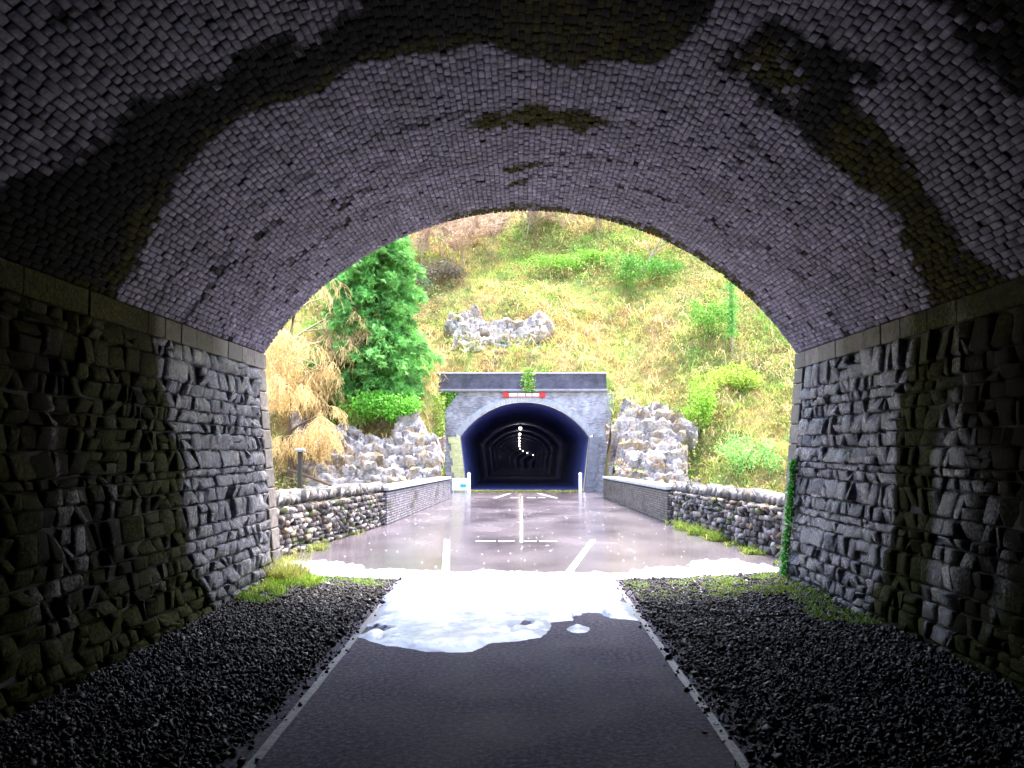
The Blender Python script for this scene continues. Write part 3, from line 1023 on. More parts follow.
def brick_parapet(side, p0, p1, mat, label):
    a, b = Vector(p0), Vector(p1)
    L = (b - a).length; d = (b - a).normalized(); T = 0.58
    out = Vector((d.y, -d.x))
    if out.x * side < 0: out = -out
    root = tag(empty('brick_parapet', (a.x, a.y, float(road_z(a.y)))), label, 'wall')
    H = 0.98
    inv = Matrix.Translation(root.location).inverted()
    mb = MB(); n = 20
    for k in range(n + 1):
        p = a + d * (0.03 + (L - 0.06) * k / n); z = float(road_z(p.y))
        for o_, h_ in ((0.025, -0.4), (0.025, H), (T, H), (T, -3.0)):
            q = p + out * o_; mb.v.append((q.x, q.y, z + h_))
    for k in range(n):
        for j in range(3):
            mb.f.append((k * 4 + j, k * 4 + j + 1, k * 4 + 5 + j, k * 4 + 4 + j))
    mb.f += [(0, 3, 2, 1), (n * 4, n * 4 + 1, n * 4 + 2, n * 4 + 3)]
    o = mb.build('heart', M['mortar'], root); o.matrix_parent_inverse = inv
    # bricks of the road face and of the near end
    Vs, Cs = [], []
    ax = np.array([d.x, d.y, 0.0]); oo = np.array([-out.x, -out.y, 0.0]); upv = np.array([0, 0, 1.0])

    def brick(p, z, l, ex, en, tone):
        pr = random.gauss(0, 0.004)
        for_ = []
        hl_, hh_ = l / 2, 0.0335
        for dz, sh in ((-0.1, 0.0), (pr - 0.006, 0.0), (pr, 0.006)):
            for sx_, sy_ in ((-1, -1), (1, -1), (1, 1), (-1, 1)):
                for_.append(p + ex * sx_ * (hl_ - sh) + upv * (z + sy_ * (hh_ - sh)) + en * dz)
        Vs.append(for_)
        y_ = p[1]; n_ = float(fbm(y_ * 1.2, z * 1.6, 91 + (side > 0)))
        Cs.append((0.25 * (n_ > 0.62), 0.45 * max(0, (n_ - 0.45) * 4) * (z - p[2] < 0.45), tone, 1))

    zc = 0.04; row = 0
    while zc < H - 0.02:
        s = -0.11 * (row % 2)
        while s < L:
            l = 0.222 if row % 3 else 0.222
            c0 = max(s, 0.0); c1 = min(s + l, L)
            if c1 - c0 > 0.04:
                p = a + d * ((c0 + c1) / 2)
                brick(np.array([p.x, p.y, 0.0]), float(road_z(p.y)) + zc, c1 - c0, ax, oo, random.random())
            s += l + 0.012
        s = 0.0
        while s < T - 0.05:
            p = a + out * (s + 0.11)
            brick(np.array([p.x, p.y, 0.0]), float(road_z(p.y)) + zc, 0.215, np.array([out.x, out.y, 0]), -ax, random.random())
            s += 0.232
        zc += 0.077; row += 1
    Fb = np.array(BF)
    o = link('brickwork', bulk_mesh('brickwork', np.array(Vs), Fb, np.array(Cs)), mat, root); o.matrix_parent_inverse = inv
    tag(o, kind='stuff')
    s = -0.04
    while s < L:
        l = min(random.uniform(0.85, 1.05), L - s + 0.04)
        m2 = MB(); m2.box(0, l - 0.012, -0.05, T + 0.05, 0, 0.11, 0.015)
        p = a + d * s
        o = m2.build('coping_slab', M['coping'], root)
        ang = math.atan2(d.y, d.x)
        Mx = Matrix(((d.x, out.x, 0, p.x), (d.y, out.y, 0, p.y), (-0.0171 * d.y, 0, 1, float(road_z(p.y)) + H + 0.003), (0, 0, 0, 1)))
        for v in o.data.vertices: v.co = Mx @ v.co
        o.matrix_parent_inverse = inv
        if Mx.to_3x3().determinant() < 0: o.data.flip_normals()
        s += l


brick_parapet(-1, (-3.83, 26.1), (-3.55, 46.0), M['par_l'], 'long grey brick parapet with pale coping on the left of the bridge')
brick_parapet(1, (4.37, 27.0), (4.36, 47.5), M['par_r'], 'long brown brick parapet with pale coping on the right of the bridge')

# ================================================================== FAR PORTAL
portal = tag(empty('tunnel_portal', (FX, Y_P, FZ)), 'stone and brick portal of the far tunnel under the hillside', 'tunnel portal')
PINV = Matrix.Translation(portal.location).inverted()


def pchild(mb, name, mat, parent=portal, smooth=False):
    o = mb.build(name, mat, smooth=smooth); o.parent = parent
    o.matrix_parent_inverse = Matrix.Translation(Vector(abs_loc(parent))).inverted()
    return o


M['pface'] = brick_tex('portal_face_brick', (0.42, 0.38, 0.42), (0.20, 0.18, 0.22), (0.32, 0.30, 0.30), 1.0, tint=(0.55, 0.52, 0.52))
M['ppar'] = brick_tex('portal_parapet_brick', (0.085, 0.075, 0.11), (0.055, 0.05, 0.075), (0.11, 0.10, 0.12), 1.0)
M['pale'] = simple('pale_stone', (0.22, 0.21, 0.24), 0.7, 0.3, 4, 0.4)
M['vous'] = simple('voussoir_stone', (0.36, 0.35, 0.38), 0.7, 0.3, 4, 0.4)
M['lichen'] = simple('lichened_stone', (0.60, 0.55, 0.28), 0.85, 0.3, 3, 0.5)
inner = arch_outline(FX, FZ, 0.0, hw_b=3.70)
pchild(face_with_hole(arch_outline(FX, FZ, 0.32, hw_b=3.75), -4.85, 5.5, FZ + 6.35, FZ - 0.3, Y_P, Y_P + 0.7), 'face_wall', M['pface'])
# arch ring: voussoir blocks
ring = MB(); t0 = math.asin(HW_T / RAD); nvs = 54
vp_ = []
for k in range(nvs):
    a0, a1 = -t0 + 2 * t0 * k / nvs + 0.0008, -t0 + 2 * t0 * (k + 1) / nvs - 0.0008
    pr = random.uniform(0.015, 0.04)
    vs = []
    for y in (Y_P - pr, Y_P + 0.6):
        for (aa, rr) in ((a0, RAD), (a1, RAD), (a1, RAD + 0.36), (a0, RAD + 0.36)):
            vs.append((FX + rr * math.sin(aa), y, FZ + ZC + rr * math.cos(aa)))
    mb = MB(); mb.add(vs, [(3, 2, 1, 0), (4, 5, 6, 7), (0, 1, 5, 4), (1, 2, 6, 5), (2, 3, 7, 6), (3, 0, 4, 7)][:6])
    o = pchild(mb, 'voussoir', M['vous'])
# jambs: blocks stacked each side
for side, mt in ((-1, M['lichen']), (1, M['pale'])):
    z = -0.2; k = 0
    while z < Z_S - 0.02:
        h = min(0.46, Z_S - z)
        mb = MB()
        xi0 = FX + side * half_at(max(z, 0)); xi1 = FX + side * half_at(z + h)
        w_ = 0.75 if k % 2 else 0.62
        vs = []
        for y in (Y_P - 0.05, Y_P + 0.6):
            vs += [(xi0, y, FZ + z + 0.006), (xi0 + side * w_, y, FZ + z + 0.006), (xi1 + side * w_, y, FZ + z + h - 0.006), (xi1, y, FZ + z + h - 0.006)]
        f_ = [(0, 1, 2, 3), (7, 6, 5, 4), (1, 0, 4, 5), (2, 1, 5, 6), (3, 2, 6, 7), (0, 3, 7, 4)]
        mb.add(vs, f_ if side > 0 else [q[::-1] for q in f_])
        pchild(mb, 'jamb_stone', mt)
        z += h; k += 1
mb = MB(); mb.box(-5.45, 5.55, Y_P - 0.28, Y_P + 0.7, FZ + 6.30, FZ + 6.46, 0.03); pchild(mb, 'string_course', M['pale'])
mb = MB(); mb.box(-5.38, 5.48, Y_P - 0.06, Y_P + 0.62, FZ + 6.463, FZ + 7.42); pchild(mb, 'parapet', M['ppar'])
x = -5.46
while x < 5.5:
    l = min(1.1, 5.56 - x); mb = MB(); mb.box(x, x + l - 0.015, Y_P - 0.12, Y_P + 0.68, FZ + 7.423, FZ + 7.53, 0.02); pchild(mb, 'coping_slab', M['coping']); x += l
# wing walls retaining the banks either side of the opening
for x0, x1, side in ((-5.9, -4.853, -1), (5.503, 6.3, 1)):
    mb = MB(); mb.box(x0, x1, Y_P + 0.02, Y_P + 0.7, FZ - 0.3, FZ + 6.2, 0.03); pchild(mb, 'wing_wall', M['pface'])

# bore of the far tunnel, curving away to the right
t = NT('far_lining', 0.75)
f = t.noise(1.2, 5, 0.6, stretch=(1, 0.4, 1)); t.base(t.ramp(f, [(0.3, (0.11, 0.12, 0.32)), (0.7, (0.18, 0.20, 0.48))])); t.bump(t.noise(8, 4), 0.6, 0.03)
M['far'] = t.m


def far_axis(Y):
    s = max(0.0, Y - 225.0); s2 = max(0.0, Y - 150.0)
    return FX - 0.003 * min(Y - Y_P, 93) + 0.0007 * s * s, FZ - 0.010 * (Y - Y_P) - 0.0001 * s2 * s2


yy = list(np.arange(Y_P + 0.65, 380, 3.0))
prof = arch_outline(0, 0, 0.0, n=24, hw_b=3.7)
P = np.zeros((len(yy), len(prof) + 1, 3))
for i, y in enumerate(yy):
    ax_, az_ = far_axis(y)
    w_ = 0.016 * math.sin(i * 1.3) if i else 0
    for j, (px_, pz_) in enumerate(prof + [prof[0]]):
        P[i, j] = (ax_ + px_ * (1 + w_ * 0.12), y, az_ + max(pz_, 0.02))
lin = link('lining', grid_mesh('lining', P), M['far'], portal); lin.matrix_parent_inverse = PINV
mb = MB(); ax_, az_ = far_axis(380); mb.box(ax_ - 6, ax_ + 6, 376, 376.5, az_ - 1, az_ + 8); pchild(mb, 'far_end', M['far'])

# lamps along the crown of the far tunnel
t = NT('lamp_glass', 0.4)
t.base((0.9, 0.9, 0.85)); t.b.inputs['Emission Color'].default_value = (1.0, 0.9, 0.68, 1); t.b.inputs['Emission Strength'].default_value = 1.3
M['lamp'] = t.m
M['metal'] = simple('dark_metal', (0.08, 0.08, 0.085), 0.5, 0.2, 10, 0.1, metal=0.6)
lamp_Y = [96, 120, 144, 168, 192, 216, 240, 262, 284, 306, 330]
base_lamp = None
words = ['first', 'second', 'third', 'fourth', 'fifth', 'sixth', 'seventh', 'eighth', 'ninth', 'tenth', 'eleventh']
for i, y in enumerate(lamp_Y):
    ax_, az_ = far_axis(y)
    pos = (ax_ - 0.15, y, az_ + 5.2)
    if base_lamp is None:
        r = empty('tunnel_lamp', pos)
        mb = MB(); mb.box(-0.09, 0.09, -0.7, 0.7, 0.12, 0.22, 0.02); h_ = mb.build('housing', M['metal'], r)
        mb = MB(); mb.tube([(0, -0.62, 0.02), (0, -0.66, 0.02), (0, 0.66, 0.02), (0, 0.62, 0.02)], [0.10, 0.16, 0.16, 0.10], 10); g_ = mb.build('diffuser', M['lamp'], r, smooth=True)
        mb = MB(); mb.tube([(0, 0, 0.2), (0, 0, 0.50)], 0.02, 6); b_ = mb.build('bracket', M['metal'], r)
        base_lamp = (h_, g_, b_)
    else:
        r = empty('tunnel_lamp', pos)
        for q in base_lamp:
            c_ = q.copy(); col.objects.link(c_); c_.parent = r
    tag(r, 'glowing lamp on the roof of the far tunnel, %s in the row from its mouth' % words[i], 'lamp', 'lamps along the far tunnel roof')

# red and white height bar above the opening
t = NT('red_paint', 0.45); t.base((0.62, 0.02, 0.02)); M['red'] = t.m
M['white'] = simple('white_paint', (0.80, 0.80, 0.80), 0.5, 0.08, 5, 0.1)
bar = tag(empty('height_bar', (0.26, Y_P - 0.12, 5.36)), 'thin pale bar with red ends fixed above the far tunnel arch', 'bar')
mb = MB(); mb.box(-0.95, 0.95, -0.04, 0.04, -0.10, 0.10, 0.01); mb.build('bar', M['white'], bar)
for sx_ in (-1, 1):
    mb = MB(); mb.box(min(sx_ * 0.96, sx_ * 1.34), max(sx_ * 0.96, sx_ * 1.34), -0.06, 0.06, -0.16, 0.16, 0.012); mb.build('end_block', M['red'], bar)
for q in (-0.4, 0.1, 0.5):
    mb = MB(); mb.box(q - 0.03, q + 0.03, -0.044, -0.02, -0.09, 0.09); mb.build('stripe', M['red'], bar)
mb = MB(); mb.box(-0.95, 0.95, -0.045, -0.03, -0.13, -0.102); mb.build('lower_edge', M['red'], bar)
for q in (-0.6, 0.6):
    mb = MB(); mb.box(q - 0.03, q + 0.03, 0.04, 0.16, -0.03, 0.03); mb.build('bracket', M['metal'], bar)

# white posts, notice board
for x, y, side in ((-3.08, 54.4, 'left'), (3.62, 54.4, 'right')):
    z = float(road_z(y))
    r = tag(empty('bollard', (x, y, z)), 'white wooden bollard at the %s of the far tunnel mouth' % side, 'bollard', 'white bollards at the far tunnel mouth')
    mb = MB(); mb.box(-0.10, 0.10, -0.10, 0.10, -0.2, 1.16, 0.02); mb.build('post', M['white'], r)
    mb = MB(); mb.add([(-0.10, -0.10, 1.163), (0.10, -0.10, 1.163), (0.10, 0.10, 1.163), (-0.10, 0.10, 1.163), (0, 0, 1.24)], [(0, 1, 4), (1, 2, 4), (2, 3, 4), (3, 0, 4), (3, 2, 1, 0)])
    mb.build('cap', M['white'], r)
t = NT('teal_print', 0.4)
t.base((0.02, 0.45, 0.48)); M['teal'] = t.m
r = tag(empty('notice_board', (-3.66, 55.2, float(road_z(55.2)))), 'low white notice board with a turquoise patch beside the left bollard', 'sign')
mb = MB(); mb.box(-0.50, 0.46, -0.02, 0.02, 0.12, 0.86, 0.008); mb.build('panel', M['white'], r)
mb = MB(); mb.box(0.02, 0.36, -0.026, -0.0225, 0.32, 0.50); mb.build('print', M['teal'], r)
for q in (-0.40, 0.36):
    mb = MB(); mb.box(q - 0.035, q + 0.035, 0.023, 0.09, -0.2, 0.80); mb.build('leg', M['white'], r)

# ================================================================== ROCK
t = NT('limestone', 0.85, 0.3)
c, _ = t.attr()
f = t.noise(6.0, 7, 0.75); f2 = t.noise(1.1, 6, 0.7)
c = t.mix(1.0, c, t.ramp(f, [(0.34, 0.2), (0.46, 0.85), (0.68, 1.45)]), 'MULTIPLY')
c = t.mix(t.ramp(f2, [(0.50, 0.0), (0.60, 0.8)]), c, (0.22, 0.14, 0.06))
t.base(c); t.bump(t.noise(9, 6, 0.7), 0.8, 0.08)
M['rock'] = t.m


def rock(label, x0, x1, foot, top, seed, tone=0.5, cell=0.38, depth=0.5):
    """faceted outcrop: foot (Y,z) -> top (Y,z)"""
    r = np.random.default_rng(seed)
    W = x1 - x0; H = math.hypot(top[0] - foot[0], top[1] - foot[1])
    na, nb_ = int(W / 0.11), int(H / 0.11)
    u, v = np.meshgrid(np.linspace(0, W, na), np.linspace(0, H, nb_), indexing='ij')
    n = int(W * H / cell ** 2 * 1.6)
    sx_, sy_ = r.uniform(0, W, n), r.uniform(0, H, n)
    wu = u + (fbm(u * 2, v * 2, seed) - 0.5) * 0.35; wv = v + (fbm(u * 2, v * 2, seed + 5) - 0.5) * 0.35
    d = (wu[..., None] - sx_) ** 2 + ((wv[..., None] - sy_) * 1.7) ** 2
    k = d.argmin(-1)
    off = r.uniform(0, depth, n); ta = r.normal(0, 0.22, n); tb = r.normal(-0.12, 0.28, n)
    hh = off[k] + 1.8 * ta[k] * (u - sx_[k]) + 1.8 * tb[k] * (v - sy_[k]) + (fbm(u * 3, v * 3, seed + 9) - 0.5) * 0.12 - 0.30 * (((v + 0.5 * fbm(u * .5, v * .3, seed + 31)) / 0.75) % 1.0)
    # outline sinks into the bank raggedly
    e = np.minimum.reduce([u, W - u, v, H - v]) + (fbm(u * 0.7, v * 0.7, seed + 3) - 0.5) * 4.2
    hh = hh - 2.6 * sstep(0.55, -0.25, e - 0.35) + (fbm(u * .5, v * .5, seed + 11) - .5) * .7
    dy, dz = (top[0] - foot[0]) / H, (top[1] - foot[1]) / H
    nY, nZ = -dz, dy
    Pp = np.stack([x0 + u, foot[0] + dy * v + nY * hh, foot[1] + dz * v + nZ * hh], -1)
    g = tone + r.normal(0, 0.10, n)[k] + 0.25 * (fbm(u * .6, v * .6, seed + 21) - .5)
    cc = np.stack([0.66 * g + 0.13, 0.58 * g + 0.11, 0.56 * g + 0.105, np.ones_like(g)], -1)
    o = link('rock_outcrop', grid_mesh('rock_outcrop', Pp, np.clip(cc, 0.02, 0.8), smooth=False), M['rock'])
    tag(o, label, 'rock')
    m_ = r.random(u.shape) < 0.10 * sstep(0.50, 0.62, fbm(u * 0.8, v * 1.2, seed + 41)) * (e > -0.2)
    Q = Pp[m_]
    if len(Q):
        pick = r.random(len(Q))[:, None]
        cg = np.where(pick < 0.4, RUST[None], np.where(pick < 0.75, STRAW[None], LIME[None]))
        tag(blades('ledge_grass', Q, np.full(len(Q), 0.32), 0.022, 0.14, cg, 0.5, parent=o, per=6, curl=0.9), kind='stuff')


# ================================================================== VEGETATION
t = NT('leafage', 0.7, 0.25)
c, _ = t.attr()
t.base(t.mix(1.0, c, t.ramp(t.noise(2.0, 3), [(0.3, 0.8), (0.7, 1.2)]), 'MULTIPLY'))
t.b.inputs['Subsurface Weight'].default_value = 0.0
tr = t.n('ShaderNodeBsdfTranslucent'); t.L.new(t.b.inputs['Base Color'].links[0].from_socket, tr.inputs[0])
mx = t.n('ShaderNodeMixShader'); mx.inputs[0].default_value = 0.3
t.L.new(t.b.outputs[0], mx.inputs[1]); t.L.new(tr.outputs[0], mx.inputs[2]); t.L.new(mx.outputs[0], t.t.nodes['Material Output'].inputs[0])
M['leaf'] = t.m
M['bark'] = simple('bark', (0.075, 0.045, 0.026), 0.9, 0.35, 8, 0.6)
M['post'] = simple('old_post', (0.035, 0.028, 0.022), 0.9, 0.35, 8, 0.6)
M['bark_pale'] = simple('pale_bark', (0.34, 0.27, 0.17), 0.9, 0.3, 8, 0.4)


def blades(name, pos, length, width, spread, colr, lean=0.0, parent=None, per=5, mat=None, curl=0.5):
    """tufts of bent blades, two triangles and a tip each"""
    N = len(pos) * per
    p = np.repeat(pos, per, 0) + np.concatenate([rng.normal(0, spread * 0.5, (N, 2)), np.zeros((N, 1))], 1)
    Lh = np.repeat(length, per) * rng.uniform(0.55, 1.2, N)
    a = rng.uniform(0, 2 * np.pi, N); tilt = np.abs(rng.normal(0.35 + lean, 0.3, N))
    d = np.stack([np.cos(a) * np.sin(tilt), np.sin(a) * np.sin(tilt), np.cos(tilt)], 1)
    b2 = np.stack([np.cos(a) * np.sin(tilt + curl), np.sin(a) * np.sin(tilt + curl), np.cos(tilt + curl)], 1)
    side = np.stack([-np.sin(a + rng.normal(0, .6, N)), np.cos(a), 0 * a], 1)
    w = width * rng.uniform(0.6, 1.3, N)[:, None]
    mid = p + d * (Lh * 0.55)[:, None]; tip = mid + b2 * (Lh * 0.5)[:, None]
    V = np.stack([p - side * w, p + side * w, mid + side * w * 0.8, mid - side * w * 0.8, tip], 1)
    F = np.array([(0, 1, 2), (0, 2, 3), (3, 2, 4)])
    c = np.repeat(colr, per, 0) * rng.uniform(0.7, 1.3, (N, 1)); c = np.concatenate([np.clip(c, 0, 0.9), np.ones((N, 1))], 1)
    return link(name, bulk_mesh(name, V, F, c), mat or M['leaf'], parent)


STRAW = np.array([0.46, 0.35, 0.17]); GREEN = np.array([0.20, 0.38, 0.06]); LIME = np.array([0.30, 0.40, 0.08]); RUST = np.array([0.40, 0.24, 0.09])
DKGR = np.array([0.06, 0.16, 0.05]); BROWN = np.array([0.24, 0.17, 0.11])


def hill_colour(x, Y):
    n = fbm(x * 0.22, Y * 0.22, 101); n2 = fbm(x * 0.6, Y * 0.6, 103); n3 = fbm(x * 1.8, Y * 1.8, 105)
    c = LIME[None] * 0.7 + STRAW[None] * 0.3 + 0 * n[:, None]

    def put(c, col_, w):
        w = np.clip(w, 0, 1)[:, None]
        return c * (1 - w) + col_[None] * w
    c = put(c, STRAW, sstep(0.48, 0.62, n2))
    c = put(c, GREEN, sstep(0.54, 0.64, n))
    el = lambda cx, cy, rx, ry: np.exp(-((x - cx) / rx) ** 2 - ((Y - cy) / ry) ** 2) + (n2 - 0.5) * 0.9
    c = put(c, GREEN * 1.1, sstep(0.35, 0.6, el(4.5, 68.5, 8, 4.0)) * 0.85)
    c = put(c, GREEN * 0.75, sstep(0.45, 0.65, el(9.0, 67, 3.0, 2.0)) * 0.8)
    c = put(c, LIME, sstep(0.4, 0.6, el(13, 51, 5, 5)) * 0.7)
    c = put(c, BROWN, sstep(0.4, 0.6, el(-7, 66, 4.5, 4)) * 0.7)
    c = put(c, RUST * 1.05, sstep(0.4, 0.65, el(2.5, 62, 7, 2.2)) * 0.7)
    c = put(c, BROWN * 1.25, sstep(72.5, 75.5, Y + (n2 - .5) * 6) * 0.65)
    c = put(c, STRAW, sstep(-9, -12, x + (n2 - .5) * 5) * sstep(58, 52, Y) * 0.8)
    c = put(c, RUST, sstep(0.4, 0.6, el(-9, 51.5, 5, 1.6)) * 0.8)
    c = put(c, RUST, sstep(0.5, 0.7, el(9, 47, 9, 1.5)) * 0.8)
    c = put(c, RUST * 0.8, sstep(0.60, 0.68, n3) * 0.8)
    c = put(c, DKGR * 1.2, sstep(0.40, 0.33, n3) * 0.75)
    c = c * (0.55 + 0.9 * fbm(x * 3.1, Y * 3.1, 107))[:, None]
    return c


rock('broad pale rock face left of the far portal, above the parapet', -13.2, -4.3, (46.8, -1.6), (50.6, 3.9), 11, 0.34)
rock('pinkish pale rock face right of the far portal beside the opening', 5.15, 10.2, (47.6, -1.2), (52.8, 4.9), 23, 0.26)
rock('white rock ledges on the slope just above the far portal', -5.8, 2.6, (58.6, 6.9), (62.0, 11.6), 37, 0.42, 0.42, 0.6)
def scatter(n, x0

, x1, y0, y1, f=None):
    x = rng.uniform(x0, x1, n); y = rng.uniform(y0, y1, n)
    ok = ~((np.abs(x - FX) < 5.4) & (y < Y_P + 0.9))
    if f is not None: ok &= f(x, y)
    x, y = x[ok], y[ok]
    return x, y, hill_h(x, y)


def in_view(x, y):
    return np.abs(x - 0.2) < y * 0.33


x, y, z = scatter(60000, -26, 28, 43, 84, in_view)
blades('hill_grass', np.stack([x, y, z - 0.05], 1), 0.22 + 0.40 * fbm(x * .4, y * .4, 111), 0.020, 0.35, hill_colour(x, y), 0.25, per=5)
tag(bpy.data.objects['hill_grass'], 'rough yellow-green grass covering the steep hillside', 'grass', kind='stuff')
# tangled dead stalks and bramble
x, y, z = scatter(9000, -26, 28, 43, 84, lambda a, b: in_view(a, b) & (fbm(a * 0.35, b * 0.35, 121) > 0.5))
cc = np.where((rng.random(len(x)) < 0.6)[:, None], STRAW * 1.15, np.where((rng.random(len(x)) < 0.5)[:, None], BROWN * 1.2, LIME))
blades('dead_stalks', np.stack([x, y, z], 1), rng.uniform(0.7, 1.9, len(x)), 0.020, 0.35, cc, 0.55, per=5, curl=1.0)
tag(bpy.data.objects['dead_stalks'], 'tangle of dry bramble stalks over the hillside', 'brambles', kind='stuff')


def leaf_cloud(P, size, colr, r=rng, droop=0.0):
    N = len(P)
    Rm = rand_rot(N, r)
    q = np.array([(-0.5, 0, 0), (0, -0.32, 0.06), (0.5, 0, 0), (0, 0.32, 0.06)])
    s = size * r.uniform(0.6, 1.4, N)
    V = np.einsum('nij,vj->nvi', Rm, q) * s[:, None, None] + P[:, None]
    c = np.clip(colr * r.uniform(0.6, 1.35, (N, 1)), 0, 0.9)
    return V, np.array([(0, 1, 2, 3)]), np.concatenate([c, np.ones((N, 1))], 1)


# low undergrowth: clumps of bramble and fern leaves nobody could count
x, y, z = scatter(8500, -26, 28, 43, 82, lambda a, b: in_view(a, b) & ((np.abs(a - FX) > 6.9) | (b > Y_P + 2.2)) & (fbm(a * 0.3, b * 0.3, 141) > 0.47))
k_ = 26
P_ = np.repeat(np.stack([x, y, z], 1), k_, 0); N_ = len(P_)
sp_ = np.repeat(rng.uniform(0.25, 0.75, len(x)), k_)[:, None]
P_ = P_ + rng.normal(0, 1, (N_, 3)) * sp_ * np.array([1.0, 0.7, 0.55]) + np.array([0, 0, 0.35])
tint = hill_colour(x, y) * 0.55 + np.where((rng.random(len(x)) < 0.45)[:, None], GREEN, np.where((rng.random(len(x)) < 0.6)[:, None], STRAW, BROWN)) * 0.45
V, F, C_ = leaf_cloud(P_, 0.15, np.repeat(tint * rng.uniform(0.35, 1.2, (len(x), 1)), k_, 0))
tag(link('undergrowth', bulk_mesh('undergrowth', V, F, C_), M['leaf']), 'low tangled bramble and fern over the hillside', 'undergrowth', kind='stuff')


# ------------------------------------------------------------------ conifer
def conifer(loc, H, W, label):
    root = tag(empty('conifer_tree', loc), label, 'tree')
    mb = MB(); mb.tube([(0, 0, -0.6), (0.05, 0, H * 0.35), (0.0, 0.05, H * 0.7), (0, 0, H * 0.97)], [0.26, 0.19, 0.10, 0.02], 8)
    mb.build('trunk', M['bark'], root, smooth=True)
    br = MB(); Ps, Cs, Ds = [], [], []
    r = np.random.default_rng(55)
    nb_ = 380
    for k in range(nb_):
        f = (k + 0.5) / nb_
        z = H * (0.03 + 0.95 * f)
        prof = (1 - f) ** 0.42 * (0.90 + 0.10 * math.sin(f * 11)) * min(1, 0.55 + f * 2.0)
        L = W / 2 * prof * r.uniform(0.62, 1.12) + 0.15
        a = k * 2.39996 + r.normal(0, 0.25)
        d = np.array([math.cos(a), math.sin(a), 0.0])
        pts = []
        for s in np.linspace(0, 1, 6):
            pts.append(np.array([0, 0, z]) + d * L * s + np.array([0, 0, 1]) * (0.28 * L * s - 0.42 * L * s * s))
        br.tube([tuple(p) for p in pts], list(np.linspace(0.035, 0.008, 6)), 4, cap=False)
        m_ = int(16 + L * 34)
        s = r.uniform(0.22, 1.02, m_) ** 0.8
        base = np.array([0, 0, z]) + d[None] * (L * s)[:, None]; base[:, 2] += 0.28 * L * s - 0.42 * L * s * s
        lat = np.array([-d[1], d[0], 0.0])
        base += lat[None] * r.normal(0, 0.34, m_)[:, None] * (1.05 - 0.5 * s)[:, None]; base[:, 2] += r.normal(-0.10, 0.13, m_)
        Ps.append(base); Ds.append(np.repeat((d + [0, 0, -0.35])[None], m_, 0) + r.normal(0, 0.45, (m_, 3)))
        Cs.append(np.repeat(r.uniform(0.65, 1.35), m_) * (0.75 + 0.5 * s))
    br.build('branches', M['bark'], root)
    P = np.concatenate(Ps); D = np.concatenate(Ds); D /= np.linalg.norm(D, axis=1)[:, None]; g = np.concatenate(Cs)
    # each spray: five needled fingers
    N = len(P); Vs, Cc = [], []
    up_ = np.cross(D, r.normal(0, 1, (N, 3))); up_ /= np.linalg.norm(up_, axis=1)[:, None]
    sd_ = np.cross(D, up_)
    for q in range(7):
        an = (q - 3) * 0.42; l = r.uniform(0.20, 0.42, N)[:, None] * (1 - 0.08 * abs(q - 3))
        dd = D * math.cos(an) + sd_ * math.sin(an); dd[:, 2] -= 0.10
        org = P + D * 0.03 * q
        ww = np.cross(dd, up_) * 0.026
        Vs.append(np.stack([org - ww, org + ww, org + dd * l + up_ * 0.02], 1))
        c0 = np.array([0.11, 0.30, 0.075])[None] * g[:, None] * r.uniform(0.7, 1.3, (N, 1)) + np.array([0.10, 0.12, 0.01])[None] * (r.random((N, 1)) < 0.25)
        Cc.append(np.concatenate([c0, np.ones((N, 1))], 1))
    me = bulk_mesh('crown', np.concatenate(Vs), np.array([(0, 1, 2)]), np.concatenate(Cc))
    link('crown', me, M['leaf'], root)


conifer((-8.9, 53.6, float(hill_h(-8.9, 53.6)) + 0.2), 12.6, 8.4, 'dense dark green conifer on the slope left of the far portal')


